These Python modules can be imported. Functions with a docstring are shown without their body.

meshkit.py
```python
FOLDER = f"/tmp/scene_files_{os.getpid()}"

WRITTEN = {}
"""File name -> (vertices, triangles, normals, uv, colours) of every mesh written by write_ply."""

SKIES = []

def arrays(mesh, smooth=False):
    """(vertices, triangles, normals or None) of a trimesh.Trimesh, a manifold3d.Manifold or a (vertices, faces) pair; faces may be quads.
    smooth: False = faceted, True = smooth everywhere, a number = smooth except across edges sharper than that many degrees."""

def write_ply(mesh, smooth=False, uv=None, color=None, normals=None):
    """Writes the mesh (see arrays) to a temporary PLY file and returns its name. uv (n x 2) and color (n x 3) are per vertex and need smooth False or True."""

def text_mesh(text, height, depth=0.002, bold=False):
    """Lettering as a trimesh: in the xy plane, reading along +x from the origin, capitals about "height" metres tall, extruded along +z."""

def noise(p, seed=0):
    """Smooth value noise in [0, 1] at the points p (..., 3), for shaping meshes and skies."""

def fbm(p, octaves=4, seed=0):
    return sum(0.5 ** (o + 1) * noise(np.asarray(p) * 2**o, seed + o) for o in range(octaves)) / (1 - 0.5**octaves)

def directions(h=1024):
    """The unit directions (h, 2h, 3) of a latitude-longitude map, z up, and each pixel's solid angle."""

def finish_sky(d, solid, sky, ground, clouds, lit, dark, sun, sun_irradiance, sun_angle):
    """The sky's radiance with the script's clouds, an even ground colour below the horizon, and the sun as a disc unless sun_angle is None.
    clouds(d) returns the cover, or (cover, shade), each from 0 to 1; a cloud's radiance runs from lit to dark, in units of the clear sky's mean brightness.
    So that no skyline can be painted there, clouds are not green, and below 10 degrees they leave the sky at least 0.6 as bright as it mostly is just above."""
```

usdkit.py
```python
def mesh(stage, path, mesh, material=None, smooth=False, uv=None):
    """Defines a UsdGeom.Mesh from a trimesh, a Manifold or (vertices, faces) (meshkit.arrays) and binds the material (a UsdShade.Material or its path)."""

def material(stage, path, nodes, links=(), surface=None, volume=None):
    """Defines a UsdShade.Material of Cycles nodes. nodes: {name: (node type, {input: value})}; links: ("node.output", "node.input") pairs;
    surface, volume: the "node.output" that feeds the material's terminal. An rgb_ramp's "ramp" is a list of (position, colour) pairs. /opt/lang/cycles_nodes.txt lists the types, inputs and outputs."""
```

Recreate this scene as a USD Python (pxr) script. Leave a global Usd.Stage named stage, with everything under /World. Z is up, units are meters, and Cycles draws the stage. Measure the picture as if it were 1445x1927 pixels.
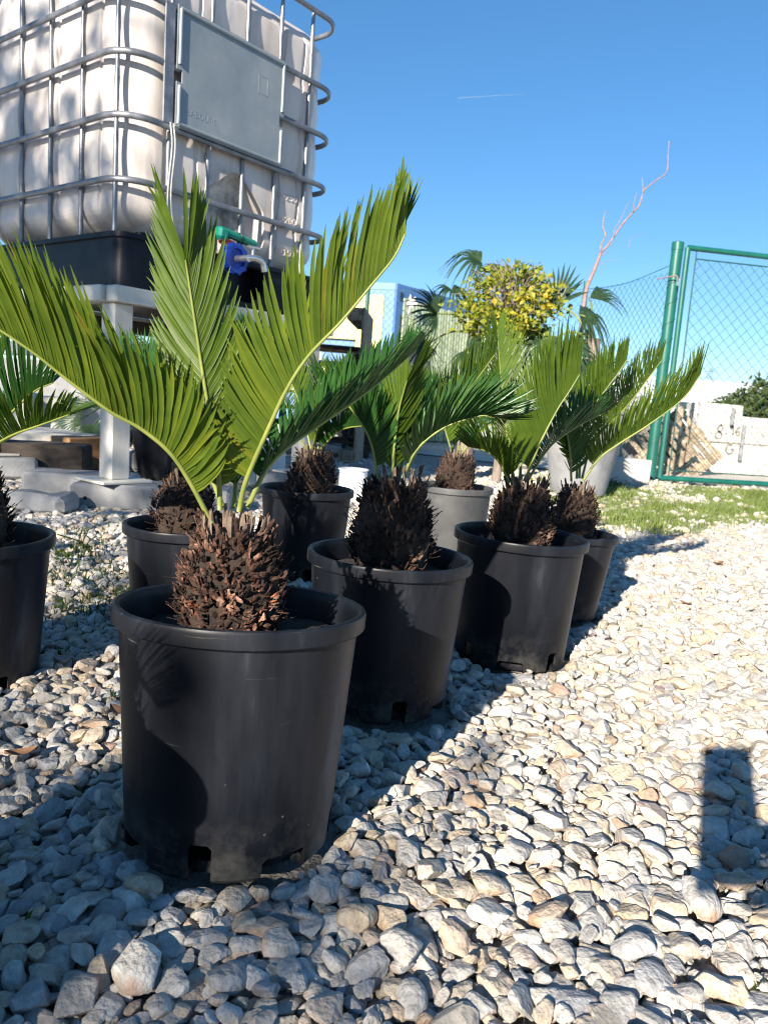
import math, numpy as np, trimesh, usdkit, meshkit
import manifold3d as m3
from manifold3d import Manifold, CrossSection
from pxr import Usd, UsdGeom, UsdLux, UsdShade, Sdf, Gf, Vt

stage = Usd.Stage.CreateInMemory()
UsdGeom.SetStageUpAxis(stage, UsdGeom.Tokens.z)
UsdGeom.SetStageMetersPerUnit(stage, 1.0)
UsdGeom.Xform.Define(stage, '/World')
PI = math.pi
A3 = lambda *a: np.array(a, float)
unit = lambda v: np.asarray(v, float) / (np.linalg.norm(v) + 1e-12)

# ------------------------------------------------------------------ camera, sky, sun
PW, PH, FPX = 1445., 1927., 1440.
PITCH, ROLL, CAMZ = .145, .072, .49
C0 = A3(0, 0, CAMZ)
_f = A3(0, math.cos(PITCH), -math.sin(PITCH)); _r = A3(1, 0, 0); _u = np.cross(_r, _f)
CR = math.cos(ROLL) * _r + math.sin(ROLL) * _u
CU = -math.sin(ROLL) * _r + math.cos(ROLL) * _u
CF = _f
cam = UsdGeom.Camera.Define(stage, '/World/camera')
cam.CreateFocalLengthAttr(24.0 * FPX / PW)
cam.CreateHorizontalApertureAttr(24.0)
cam.CreateVerticalApertureAttr(24.0 * PH / PW)
cam.CreateClippingRangeAttr(Gf.Vec2f(.01, 5000))
cam.CreateExposureAttr(1.44)
cam.CreateFStopAttr(10.0)
cam.CreateFocusDistanceAttr(1.0)
cam.AddTransformOp().Set(Gf.Matrix4d(*CR, 0, *CU, 0, *(-CF), 0, *C0, 1))

def ray(px, py): return CF + (px - PW / 2) / FPX * CR - (py - PH / 2) / FPX * CU
def at(px, py, dep): return C0 + ray(px, py) * dep
def gp(px, py, z=0.):
    d = ray(px, py); return C0 + d * ((z - CAMZ) / d[2])
def wall_pt(px, py, Y):
    d = ray(px, py); return C0 + d * (Y / d[1])

SUN_EL, SUN_AZ = math.radians(22.4), math.radians(25.7)      # azimuth the shadows run to
SH = A3(math.sin(SUN_AZ), math.cos(SUN_AZ), 0)
TO_SUN = unit(A3(-SH[0] * math.cos(SUN_EL), -SH[1] * math.cos(SUN_EL), math.sin(SUN_EL)))
sky_m = usdkit.material(stage, '/World/Looks/sky', {
    's': ('sky_texture', {'sky_type': 'single_scattering', 'sun_disc': False, 'sun_elevation': SUN_EL,
                          'sun_rotation': math.atan2(TO_SUN[0], TO_SUN[1]), 'air_density': .8, 'aerosol_density': .0, 'ozone_density': 4.}),
    'gm': ('gamma', {'gamma': .75}), 'h': ('hsv', {'saturation': 1.3, 'value': 1.}), 'b': ('background_shader', {'strength': .1})}, [('s.color', 'gm.color'), ('gm.color', 'h.color'), ('h.color', 'b.color')], surface='b.background')
dome = UsdLux.DomeLight.Define(stage, '/World/sky')
UsdShade.MaterialBindingAPI.Apply(dome.GetPrim()).Bind(sky_m)
sun = UsdLux.DistantLight.Define(stage, '/World/sun')
sun.CreateNormalizeAttr(True); sun.CreateIntensityAttr(1.2); sun.CreateAngleAttr(.55)
sun.CreateColorAttr(Gf.Vec3f(1, .9, .76))
_z = TO_SUN; _x = unit(np.cross(A3(0, 0, 1), _z)); _y = np.cross(_z, _x)
sun.AddTransformOp().Set(Gf.Matrix4d(*_x, 0, *_y, 0, *_z, 0, 0, 0, 0, 1))

# ------------------------------------------------------------------ scene helpers
_used = {}
def path(name, parent=None):
    base = (parent.GetPath().pathString if parent else '/World') + '/' + name
    k = _used.get(base, -1) + 1; _used[base] = k
    return base if k == 0 else f'{base}_{k:03d}'
def tag(p, label=None, cat=None, group=None, kind=None):
    p = p.GetPrim() if hasattr(p, 'GetPrim') else p
    for k, v in (('label', label), ('category', cat), ('group', group), ('kind', kind)):
        if v: p.SetCustomDataByKey(k, v)
    return p
def thing(name, label, cat, loc=(0, 0, 0), rotz=0., group=None, kind=None):
    x = UsdGeom.Xform.Define(stage, path(name))
    x.AddTranslateOp().Set(Gf.Vec3d(*map(float, loc)))
    if rotz: x.AddRotateZOp().Set(math.degrees(rotz))
    return tag(x, label, cat, group, kind)
def obj(name, mesh, m, parent=None, smooth=False, label=None, cat=None, group=None, kind=None):
    p = usdkit.mesh(stage, path(name, parent), mesh, m, smooth=smooth).GetPrim()
    return tag(p, label, cat, group, kind)

def arr(m):
    if hasattr(m, 'to_mesh'):
        q = m.to_mesh(); return np.array(q.vert_properties[:, :3], float), np.array(q.tri_verts, int)
    if isinstance(m, trimesh.Trimesh): return np.array(m.vertices), np.array(m.faces)
    v, f = np.asarray(m[0], float), np.asarray(m[1], int)
    if f.ndim == 2 and f.shape[1] == 4: f = np.vstack([f[:, [0, 1, 2]], f[:, [0, 2, 3]]])
    return v, f
def cat(ms):
    vs, fs, o = [], [], 0
    for m in ms:
        v, f = arr(m); vs.append(v); fs.append(f + o); o += len(v)
    return np.vstack(vs), np.vstack(fs)
def xf(m, loc=(0, 0, 0), R=None, s=1.):
    v, f = arr(m); v = v * s
    if R is not None: v = v @ np.asarray(R).T
    return v + np.asarray(loc), f
def rotz(a): c, s = math.cos(a), math.sin(a); return A3([c, -s, 0], [s, c, 0], [0, 0, 1])[0:3] if False else np.array([[c, -s, 0], [s, c, 0], [0, 0, 1.]])
def rotx(a): c, s = math.cos(a), math.sin(a); return np.array([[1, 0, 0], [0, c, -s], [0, s, c]])
def roty(a): c, s = math.cos(a), math.sin(a); return np.array([[c, 0, s], [0, 1, 0], [-s, 0, c]])
def basis(x, up=(0, 0, 1)):
    """columns x, y, z with x given and z close to up"""
    x = unit(x); y = np.cross(up, x)
    if np.linalg.norm(y) < 1e-6: y = np.cross((0, 1, 0), x)
    y = unit(y); return np.stack([x, y, np.cross(x, y)], 1)

def bbox(sx, sy, sz, b=.004):
    """box with chamfered edges, centred"""
    b = min(b, .45 * min(sx, sy, sz)); pts = []
    for k in range(3):
        h = A3(sx, sy, sz) / 2 - b; h[k] += b
        for s in np.ndindex(2, 2, 2): pts.append(h * (np.array(s) * 2 - 1))
    return arr(Manifold.hull_points(np.array(pts)))
def rough_box(sx, sy, sz, b, amp, seed, cell=.05):
    m = Manifold.hull_points(np.array(arr(bbox(sx, sy, sz, b))[0])).refine_to_length(cell)
    v, f = arr(m)
    d = np.stack([meshkit.fbm(v / (cell * 2.4) + 7.3 * k, 3, seed + k) - .5 for k in range(3)], -1)
    return v + d * amp * 2, f

def smooth_path(P, n):
    """Catmull-Rom through the points P (any dimension)"""
    P = np.asarray(P, float)
    if len(P) == 2: return P[0] + (P[1] - P[0]) * np.linspace(0, 1, n)[:, None]
    Q = np.vstack([2 * P[0] - P[1], P, 2 * P[-1] - P[-2]])
    u = np.linspace(0, len(P) - 1 - 1e-9, n); i = u.astype(int); t = (u - i)[:, None]
    a, b, c, d = Q[i], Q[i + 1], Q[i + 2], Q[i + 3]
    return .5 * (2 * b + (c - a) * t + (2 * a - 5 * b + 4 * c - d) * t**2 + (3 * b - a - 3 * c + d) * t**3)
def tube(P, r, k=8, closed=False, flat=None, cap=True, up=(0, 0, 1)):
    """tube along P; r scalar or per point; flat=(a along up-ish, b sideways) gives an elliptic section"""
    P = np.asarray(P, float); n = len(P); r = np.broadcast_to(r, (n,)).astype(float)
    if closed: T = np.roll(P, -1, 0) - np.roll(P, 1, 0)
    else: T = np.gradient(P, axis=0)
    T /= np.linalg.norm(T, axis=1, keepdims=True) + 1e-12
    if flat is not None:
        B = np.cross(np.broadcast_to(up, T.shape), T); B /= np.linalg.norm(B, axis=1, keepdims=True) + 1e-12
        N = np.cross(T, B)
    else:
        N = np.zeros_like(T); a = A3(0, 0, 1) if abs(T[0][2]) < .9 else A3(1, 0, 0)
        for i in range(n):
            a = a - T[i] * (a @ T[i]); a = unit(a); N[i] = a
        B = np.cross(T, N)
    ang = np.arange(k) * 2 * PI / k + PI / k
    fa, fb = flat if flat is not None else (1, 1)
    V = P[:, None] + r[:, None, None] * (np.cos(ang)[None, :, None] * N[:, None] * fa + np.sin(ang)[None, :, None] * B[:, None] * fb)
    m = n if closed else n - 1
    i, j = np.meshgrid(np.arange(m), np.arange(k), indexing='ij'); i2 = (i + 1) % n; j2 = (j + 1) % k
    q = np.stack([i * k + j, i * k + j2, i2 * k + j2, i2 * k + j], -1).reshape(-1, 4)
    f = np.vstack([q[:, [0, 1, 2]], q[:, [0, 2, 3]]])[:, ::-1]
    V = V.reshape(-1, 3)
    if not closed and cap:
        e = []
        for j in range(1, k - 1): e += [[0, j, j + 1], [(n - 1) * k, (n - 1) * k + j + 1, (n - 1) * k + j]]
        f = np.vstack([f, np.array(e)[:, ::-1]])
    f = f[:, ::-1]
    return V, f
def lathe(prof, k=96):
    """prof: closed polygon of (r, z), r>=0 -> Manifold"""
    return CrossSection([np.asarray(prof, float)]).revolve(k)
def tri_strip(Pl, Pr):
    n = len(Pl); v = np.vstack([Pl, Pr]); i = np.arange(n - 1)
    q = np.stack([i, i + 1, n + i + 1, n + i], -1)
    return v, np.vstack([q[:, [0, 1, 2]], q[:, [0, 2, 3]]])

# ------------------------------------------------------------------ materials
LK = '/World/Looks/'
def mat(name, ramp, scale=8., detail=5., rough=.6, bump=0., bscale=None, spec=.5, metal=0., extra=None, rnd=None, island=False,
        stretch=(1, 1, 1), coat=0., vary=0., rrange=None, bdist=.01, world=False):
    """principled material whose colour runs along 'ramp' by object-space noise; rnd: ramp by random per object/island multiplied in"""
    N = {'p': ('principled_bsdf', {'roughness': rough, 'metallic': metal, 'specular_ior_level': spec, 'coat_weight': coat}),
         'mp': ('mapping', {'scale': stretch}),
         'n': ('noise_texture', {'scale': scale, 'detail': detail, 'roughness': .6}),
         'r': ('rgb_ramp', {'ramp': ramp})}
    L = [('mp.vector', 'n.vector'), ('n.fac', 'r.fac')]
    if world: N['g0'] = ('geometry', {}); L.append(('g0.position', 'mp.vector'))
    else: N['tc'] = ('texture_coordinate', {}); L.append(('tc.object', 'mp.vector'))
    col = 'r.color'
    if rnd:
        if island: N['g'] = ('geometry', {}); src = 'g.random_per_island'
        else: N['g'] = ('object_info', {}); src = 'g.random'
        N['rr'] = ('rgb_ramp', {'ramp': rnd}); L.append((src, 'rr.fac'))
        N['mx'] = ('mix_color', {'blend_type': 'multiply', 'fac': 1.}); L += [(col, 'mx.a'), ('rr.color', 'mx.b')]
        col = 'mx.result'
    L.append((col, 'p.base_color'))
    if bump:
        N['bn'] = ('noise_texture', {'scale': bscale or scale * 4, 'detail': 6, 'roughness': .6})
        N['bp'] = ('bump', {'strength': bump, 'distance': bdist})
        L += [('mp.vector', 'bn.vector'), ('bn.fac', 'bp.height'), ('bp.normal', 'p.normal')]
    if rrange:
        N['mr'] = ('map_range', {'from_min': .3, 'from_max': .7, 'to_min': rrange[0], 'to_max': rrange[1]})
        L += [('n.fac', 'mr.value'), ('mr.result', 'p.roughness')]
    return usdkit.material(stage, LK + name, N, L, surface='p.BSDF')
def leafmat(name, ramp, rnd, trans, tw=.35, rough=.42, island=True, scale=30., spec=.28):
    N = {'p': ('principled_bsdf', {'roughness': rough, 'specular_ior_level': spec}),
         't': ('translucent_bsdf', {}), 'm': ('mix_closure', {'fac': tw}),
         'tc': ('texture_coordinate', {}), 'n': ('noise_texture', {'scale': scale, 'detail': 3}),
         'r': ('rgb_ramp', {'ramp': ramp}), 'rr': ('rgb_ramp', {'ramp': rnd}),
         'mx': ('mix_color', {'blend_type': 'multiply', 'fac': 1.}),
         'mt': ('mix_color', {'blend_type': 'multiply', 'fac': 1., 'b': trans}),
         'g': (('geometry', {}) if island else ('object_info', {}))}
    L = [('tc.object', 'n.vector'), ('n.fac', 'r.fac'), (('g.random_per_island' if island else 'g.random'), 'rr.fac'),
         ('r.color', 'mx.a'), ('rr.color', 'mx.b'), ('mx.result', 'p.base_color'), ('mx.result', 'mt.a'), ('mt.result', 't.color'),
         ('p.BSDF', 'm.closure1'), ('t.BSDF', 'm.closure2')]
    return usdkit.material(stage, LK + name, N, L, surface='m.closure')

g = lambda x: (x, x, x)
# stones: pale limestone, grey, tan and a few rusty ones, with orange stains
def stone_mat(name, tint, island=False):
    N = {'p': ('principled_bsdf', {'roughness': .8, 'specular_ior_level': .3}), 'tc': ('texture_coordinate', {}),
         'oi': (('geometry', {}) if island else ('object_info', {})),
         'rr': ('rgb_ramp', {'ramp': tint}),
         'n1': ('noise_texture', {'scale': 55., 'detail': 8, 'roughness': .72}), 'r1': ('rgb_ramp', {'ramp': [(.28, (.42, .41, .40)), (.42, (.80, .79, .77)), (.55, g(1.)), (.72, g(1.25))]}),
         'mx': ('mix_color', {'blend_type': 'multiply', 'fac': 1., 'use_clamp': False}),
         'ad': ('vector_math', {'math_type': 'multiply_add', 'vector2': (60., 37., 91.)}),
         'n2': ('noise_texture', {'scale': 16., 'detail': 3}), 'r2': ('rgb_ramp', {'ramp': [(.585, g(0)), (.69, g(.75))]}),
         'st': ('mix_color', {'b': (.40, .20, .10)}),
         'n3': ('noise_texture', {'scale': 160., 'detail': 5}), 'bp': ('bump', {'strength': .8, 'distance': .005})}
    src = 'oi.random_per_island' if island else 'oi.random'
    L = [(src, 'rr.fac'), ('tc.object', 'ad.vector1')] if False else [(src, 'rr.fac')]
    del N['ad']
    L += [('tc.object', 'n1.vector'), ('tc.object', 'n2.vector'), ('tc.object', 'n3.vector'), ('n1.fac', 'r1.fac'), ('rr.color', 'mx.a'), ('r1.color', 'mx.b'),
          ('n2.fac', 'r2.fac'), ('r2.color', 'st.fac'), ('mx.result', 'st.a'), ('st.result', 'p.base_color'), ('n3.fac', 'bp.height'), ('bp.normal', 'p.normal')]
    return usdkit.material(stage, LK + name, N, L, surface='p.BSDF')
TINT = [(0, (.50, .47, .42)), (.14, (.36, .36, .37)), (.28, (.55, .525, .48)), (.40, (.47, .385, .285)), (.52, (.58, .555, .51)), (.62, (.34, .335, .33)), (.72, (.54, .45, .33)), (.80, (.42, .40, .375)),
        (.88, (.60, .575, .53)), (.94, (.42, .31, .22)), (.97, (.56, .54, .51)), (1, (.36, .24, .18))]
M_stone = [stone_mat(f'limestone_{k}', TINT[k:] + TINT[:k] if False else TINT) for k in range(1)]

M = {}
M['dirt'] = mat('gravel_bed', [(.3, (.24, .22, .185)), (.55, (.38, .355, .31)), (.7, (.52, .49, .44))], scale=34, rough=.95, bump=1., bscale=60, bdist=.02)
_N = {'p': ('principled_bsdf', {'specular_ior_level': .22}), 'tc': ('texture_coordinate', {}), 'm1': ('mapping', {'scale': (1.8, 1.8, .35)}), 'n1': ('noise_texture', {'scale': 6., 'detail': 9, 'roughness': .6}),
      'r1': ('rgb_ramp', {'ramp': [(.28, (.0022, .0029, .0055)), (.5, (.0048, .006, .0098)), (.62, (.013, .015, .021)), (.75, (.06, .063, .07))]}),
      'mr': ('map_range', {'from_min': .3, 'from_max': .7, 'to_min': .36, 'to_max': .5}),
      'm2': ('mapping', {'scale': (9., 9., 150.), 'rotation': (.25, .1, 0.)}), 'n2': ('noise_texture', {'scale': 1.6, 'detail': 3}), 's2': ('map_range', {'from_min': .70, 'from_max': .78, 'to_min': 0., 'to_max': .55, 'clamp': True}),
      'vo': ('voronoi_texture', {'scale': 55.}), 's3': ('map_range', {'from_min': .05, 'from_max': .09, 'to_min': .8, 'to_max': 0., 'clamp': True}), 'vn': ('noise_texture', {'scale': 7., 'detail': 2}), 's4': ('map_range', {'from_min': .52, 'from_max': .6, 'to_min': 0., 'to_max': 1., 'clamp': True}), 'mm': ('math', {'math_type': 'multiply'}),
      'sx': ('separate_xyz', {}), 's5': ('map_range', {'from_min': .0, 'from_max': .085, 'to_min': .75, 'to_max': 0., 'clamp': True}), 'n5': ('noise_texture', {'scale': 26., 'detail': 7, 'roughness': .7}), 's6': ('map_range', {'from_min': .45, 'from_max': .68, 'to_min': 0., 'to_max': .8, 'clamp': True}), 'm5': ('math', {'math_type': 'multiply'}),
      'a1': ('math', {'math_type': 'maximum'}), 'a2': ('math', {'math_type': 'maximum', 'use_clamp': True}), 'mx': ('mix_color', {'b': (.12, .115, .10)}), 'bn': ('noise_texture', {'scale': 140., 'detail': 4}), 'bp': ('bump', {'strength': .05, 'distance': .002})}
M['plastic'] = usdkit.material(stage, LK + 'black_pot_plastic', _N, [('tc.object', 'm1.vector'), ('m1.vector', 'n1.vector'), ('n1.fac', 'r1.fac'), ('n1.fac', 'mr.value'), ('mr.result', 'p.roughness'), ('tc.object', 'm2.vector'), ('m2.vector', 'n2.vector'), ('n2.fac', 's2.value'),
      ('tc.object', 'vo.vector'), ('vo.distance', 's3.value'), ('tc.object', 'vn.vector'), ('vn.fac', 's4.value'), ('s3.result', 'mm.value1'), ('s4.result', 'mm.value2'), ('tc.object', 'sx.vector'), ('sx.z', 's5.value'), ('tc.object', 'n5.vector'), ('n5.fac', 's6.value'), ('s5.result', 'm5.value1'), ('s6.result', 'm5.value2'),
      ('s2.result', 'a1.value1'), ('mm.value', 'a1.value2'), ('a1.value', 'a2.value1'), ('m5.value', 'a2.value2'), ('a2.value', 'mx.fac'), ('r1.color', 'mx.a'), ('mx.result', 'p.base_color'), ('tc.object', 'bn.vector'), ('bn.fac', 'bp.height'), ('bp.normal', 'p.normal')], surface='p.BSDF')
M['cata'] = mat('tan_crown_scale', [(.3, (.16, .10, .07)), (.55, (.34, .25, .18)), (.75, (.46, .37, .28))], scale=60, rough=.8, rnd=[(0, g(.45)), (1, g(1.15))], island=True, bump=.4, bdist=.003)
M['plastic_grey'] = mat('weathered_grey_pot_plastic', [(.3, (.04, .042, .045)), (.6, (.062, .064, .068)), (.75, (.11, .11, .112))], scale=9, rough=.6, bump=.06, bscale=120, rrange=(.45, .65))
M['soil'] = mat('potting_soil', [(.3, (.012, .009, .007)), (.6, (.03, .022, .016)), (.8, (.07, .05, .035))], scale=60, rough=.95, bump=1., bscale=90, bdist=.01)
M['caudex'] = mat('caudex_core', [(.3, (.015, .010, .008)), (.7, (.05, .03, .02))], scale=40, rough=.95, bump=.8, bdist=.01)
def bark_mat(name, island):
    N = {'p': ('principled_bsdf', {'roughness': .85, 'specular_ior_level': .3}), 'tc': ('texture_coordinate', {}),
         'n1': ('noise_texture', {'scale': 70., 'detail': 6, 'roughness': .7}), 'r1': ('rgb_ramp', {'ramp': [(.34, (.014, .008, .006)), (.52, (.050, .025, .018)), (.68, (.15, .078, .052))]}),
         'r2': ('rgb_ramp', {'ramp': [(.34, (.06, .028, .02)), (.5, (.22, .115, .08)), (.66, (.42, .28, .20))]}),
         'n2': ('noise_texture', {'scale': 17., 'detail': 3}), 'm2': ('map_range', {'from_min': .475, 'from_max': .575, 'to_min': 0., 'to_max': .8, 'clamp': True}),
         'mx': ('mix_color', {}), 'g': (('geometry', {}) if island else ('object_info', {})), 'rr': ('rgb_ramp', {'ramp': [(0, g(.45)), (.5, g(.85)), (.8, (1.2, 1.1, 1.05)), (.93, (1.7, 1.5, 1.3)), (1, (1.9, 1., .55))]}),
         'mm': ('mix_color', {'blend_type': 'multiply', 'fac': 1., 'use_clamp': False}), 'n3': ('noise_texture', {'scale': 260., 'detail': 4}), 'bp': ('bump', {'strength': .8, 'distance': .003})}
    L = [('tc.object', 'n1.vector'), ('tc.object', 'n2.vector'), ('tc.object', 'n3.vector'), ('n1.fac', 'r1.fac'), ('n1.fac', 'r2.fac'), ('n2.fac', 'm2.value'), ('m2.result', 'mx.fac'), ('r1.color', 'mx.a'), ('r2.color', 'mx.b'),
         (('g.random_per_island' if island else 'g.random'), 'rr.fac'), ('mx.result', 'mm.a'), ('rr.color', 'mm.b'), ('mm.result', 'p.base_color'), ('n3.fac', 'bp.height'), ('bp.normal', 'p.normal')]
    return usdkit.material(stage, LK + name, N, L, surface='p.BSDF')
M['scale_i'] = bark_mat('leaf_base_bark', True)
M['scale_o'] = bark_mat('leaf_base_bark_single', False)
LF_R = [(.3, (.082, .130, .014)), (.6, (.122, .176, .02)), (.8, (.17, .225, .03))]
LF_RND = [(0, (.68, .78, .72)), (.5, (1, 1, 1)), (.85, (1.12, 1.06, .9)), (.965, (1.3, 1.12, .8)), (.98, (1.7, 1.05, .9)), (1, (1.9, .95, 1.))]
M['leaf_i'] = leafmat('frond_leaf', LF_R, LF_RND, (1.15, 1.3, .5), island=True, tw=.38)
M['leaf_o'] = leafmat('frond_leaf_single', LF_R, LF_RND, (1.15, 1.3, .5), island=False, tw=.38)
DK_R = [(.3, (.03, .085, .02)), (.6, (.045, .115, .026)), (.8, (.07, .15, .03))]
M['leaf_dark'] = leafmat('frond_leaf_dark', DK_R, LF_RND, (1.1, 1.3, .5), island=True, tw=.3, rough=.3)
M['rachis'] = mat('frond_rachis', [(.3, (.12, .16, .03)), (.7, (.22, .24, .05))], scale=25, rough=.45)
M['galv'] = mat('galvanised_steel', [(.3, (.12, .13, .15)), (.6, (.22, .23, .255)), (.75, (.34, .35, .38))], scale=14, rough=.4, metal=.55, bump=.05, rrange=(.3, .5))
M['sign'] = mat('sign_plate_steel', [(.3, (.19, .225, .25)), (.55, (.225, .26, .285)), (.75, (.27, .30, .315))], scale=7, rough=.5, metal=.2, bump=.05, rrange=(.4, .55))
M['tank'] = None
M['grime'] = mat('tank_grime', [(.36, (.05, .042, .035)), (.5, (.20, .17, .14)), (.6, (.62, .57, .54))], scale=6, rough=.8, detail=7)
M['palletblack'] = mat('black_pallet_plastic', [(.3, (.004, .005, .009)), (.7, (.010, .011, .018))], scale=8, spec=.15, rough=.3, bump=.05)
M['whitesteel'] = mat('cream_painted_steel', [(.27, (.28, .19, .12)), (.33, (.46, .43, .38)), (.55, (.58, .56, .51)), (.75, (.63, .61, .57))], scale=9, detail=8, rough=.45, bump=.06, stretch=(1, 1, .4))
M['green_handle'] = mat('green_valve_handle', [(.3, (.0, .16, .11)), (.7, (.005, .22, .15))], scale=20, rough=.4)
M['blue_cap'] = mat('blue_valve_cap', [(.3, (.005, .03, .25)), (.7, (.01, .05, .36))], scale=20, rough=.35)
M['red_ring'] = mat('red_seal_ring', [(.3, (.45, .02, .02)), (.7, (.6, .04, .03))], scale=20, rough=.4)
M['chrome'] = mat('tap_metal', [(.3, (.6, .58, .54)), (.7, (.75, .73, .7))], scale=20, rough=.2, metal=.9)
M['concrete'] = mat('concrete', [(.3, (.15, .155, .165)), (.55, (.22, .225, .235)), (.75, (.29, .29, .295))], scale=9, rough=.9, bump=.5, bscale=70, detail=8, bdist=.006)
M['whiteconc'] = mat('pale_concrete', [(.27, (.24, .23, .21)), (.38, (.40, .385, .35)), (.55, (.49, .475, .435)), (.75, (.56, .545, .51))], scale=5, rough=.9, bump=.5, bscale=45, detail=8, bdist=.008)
M['wood'] = mat('weathered_wood', [(.3, (.16, .12, .085)), (.55, (.30, .24, .17)), (.75, (.42, .35, .26))], scale=12, rough=.85, stretch=(.35, 4, 4), bump=.4, bscale=30, rnd=[(0, g(.6)), (1, g(1.15))], bdist=.005)
M['woodorange'] = mat('fresh_cut_timber', [(.3, (.26, .13, .055)), (.6, (.38, .21, .10)), (.8, (.46, .28, .15))], scale=14, rough=.8, stretch=(1, 1, 4), bump=.3)
M['wooddark'] = mat('dark_timber', [(.3, (.03, .022, .018)), (.7, (.085, .065, .05))], scale=14, rough=.9, stretch=(.3, 4, 4), bump=.3, rnd=[(0, g(.6)), (1, g(1.3))])
M['greenpaint'] = mat('green_coated_steel', [(.3, (.004, .075, .058)), (.6, (.007, .105, .080)), (.8, (.018, .14, .11))], scale=9, rough=.42, bump=.05, stretch=(1, 1, .5))
M['meshwire'] = mat('green_coated_wire', [(.3, (.012, .06, .055)), (.7, (.02, .085, .075))], scale=30, rough=.5)
M['bark'] = mat('grey_bark', [(.3, (.13, .10, .08)), (.7, (.30, .25, .21))], scale=30, rough=.9, bump=.6, stretch=(1, 1, .3))
M['redbark'] = mat('reddish_willow_bark', [(.3, (.17, .09, .08)), (.7, (.33, .21, .18))], scale=30, rough=.7)
M['yleaf'] = leafmat('yellow_green_leaf', [(.3, (.30, .30, .03)), (.55, (.40, .37, .04)), (.8, (.52, .45, .06))], [(0, (.6, .75, .8)), (.35, (.85, .95, .95)), (.7, (1., .95, 1)), (1, (1.2, 1., 1))], (1.1, 1.1, .4), island=True, tw=.35, scale=6)
M['yleaf_o'] = leafmat('yellow_green_leaf_single', [(.3, (.30, .30, .03)), (.55, (.40, .37, .04)), (.8, (.52, .45, .06))], [(0, (.6, .75, .8)), (.35, (.85, .95, .95)), (.7, (1., .95, 1)), (1, (1.2, 1., 1))], (1.1, 1.1, .4), island=False, tw=.35, scale=6)
M['fan'] = leafmat('fan_palm_leaf', [(.3, (.025, .06, .03)), (.7, (.055, .10, .04))], [(0, (.8, .8, .9)), (.7, (1, 1, 1)), (1, (2.2, 1.5, .9))], (1.2, 1.3, .5), tw=.2, rough=.3)
M['bushleaf'] = leafmat('bush_leaf', [(.3, (.07, .095, .025)), (.7, (.13, .16, .05))], [(0, (.6, .65, .6)), (1, (1.4, 1.25, 1))], (1.1, 1.2, .5), tw=.25, rough=.5)
M['grass'] = leafmat('grass_blade', [(.3, (.20, .205, .065)), (.7, (.32, .31, .12))], [(0, (.6, .8, .6)), (.6, (1, 1, 1)), (.85, (1.3, 1.1, .9)), (1, (2.0, 1.5, 1.2))], (1.1, 1.2, .5), tw=.3, rough=.5, scale=3)
M['weed'] = leafmat('weed_leaf', [(.3, (.06, .085, .018)), (.7, (.11, .135, .03))], [(0, (.6, .7, .6)), (.6, (1.1, 1.05, 1)), (.8, (2.0, 1.5, 1.4)), (1, (3., 2.1, 2.2))], (1.1, 1.2, .5), tw=.3, rough=.5, scale=8)
M['dead'] = mat('dead_leaf', [(.3, (.16, .075, .04)), (.7, (.30, .16, .085))], scale=40, rough=.8, rnd=[(0, g(.6)), (1, g(1.3))])
M['bluewall'] = mat('blue_painted_cladding', [(.3, (.07, .175, .42)), (.7, (.09, .21, .47))], scale=3, rough=.5)
M['yellowwall'] = mat('yellow_painted_panel', [(.3, (.54, .52, .20)), (.7, (.60, .58, .26))], scale=3, rough=.6)
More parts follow.
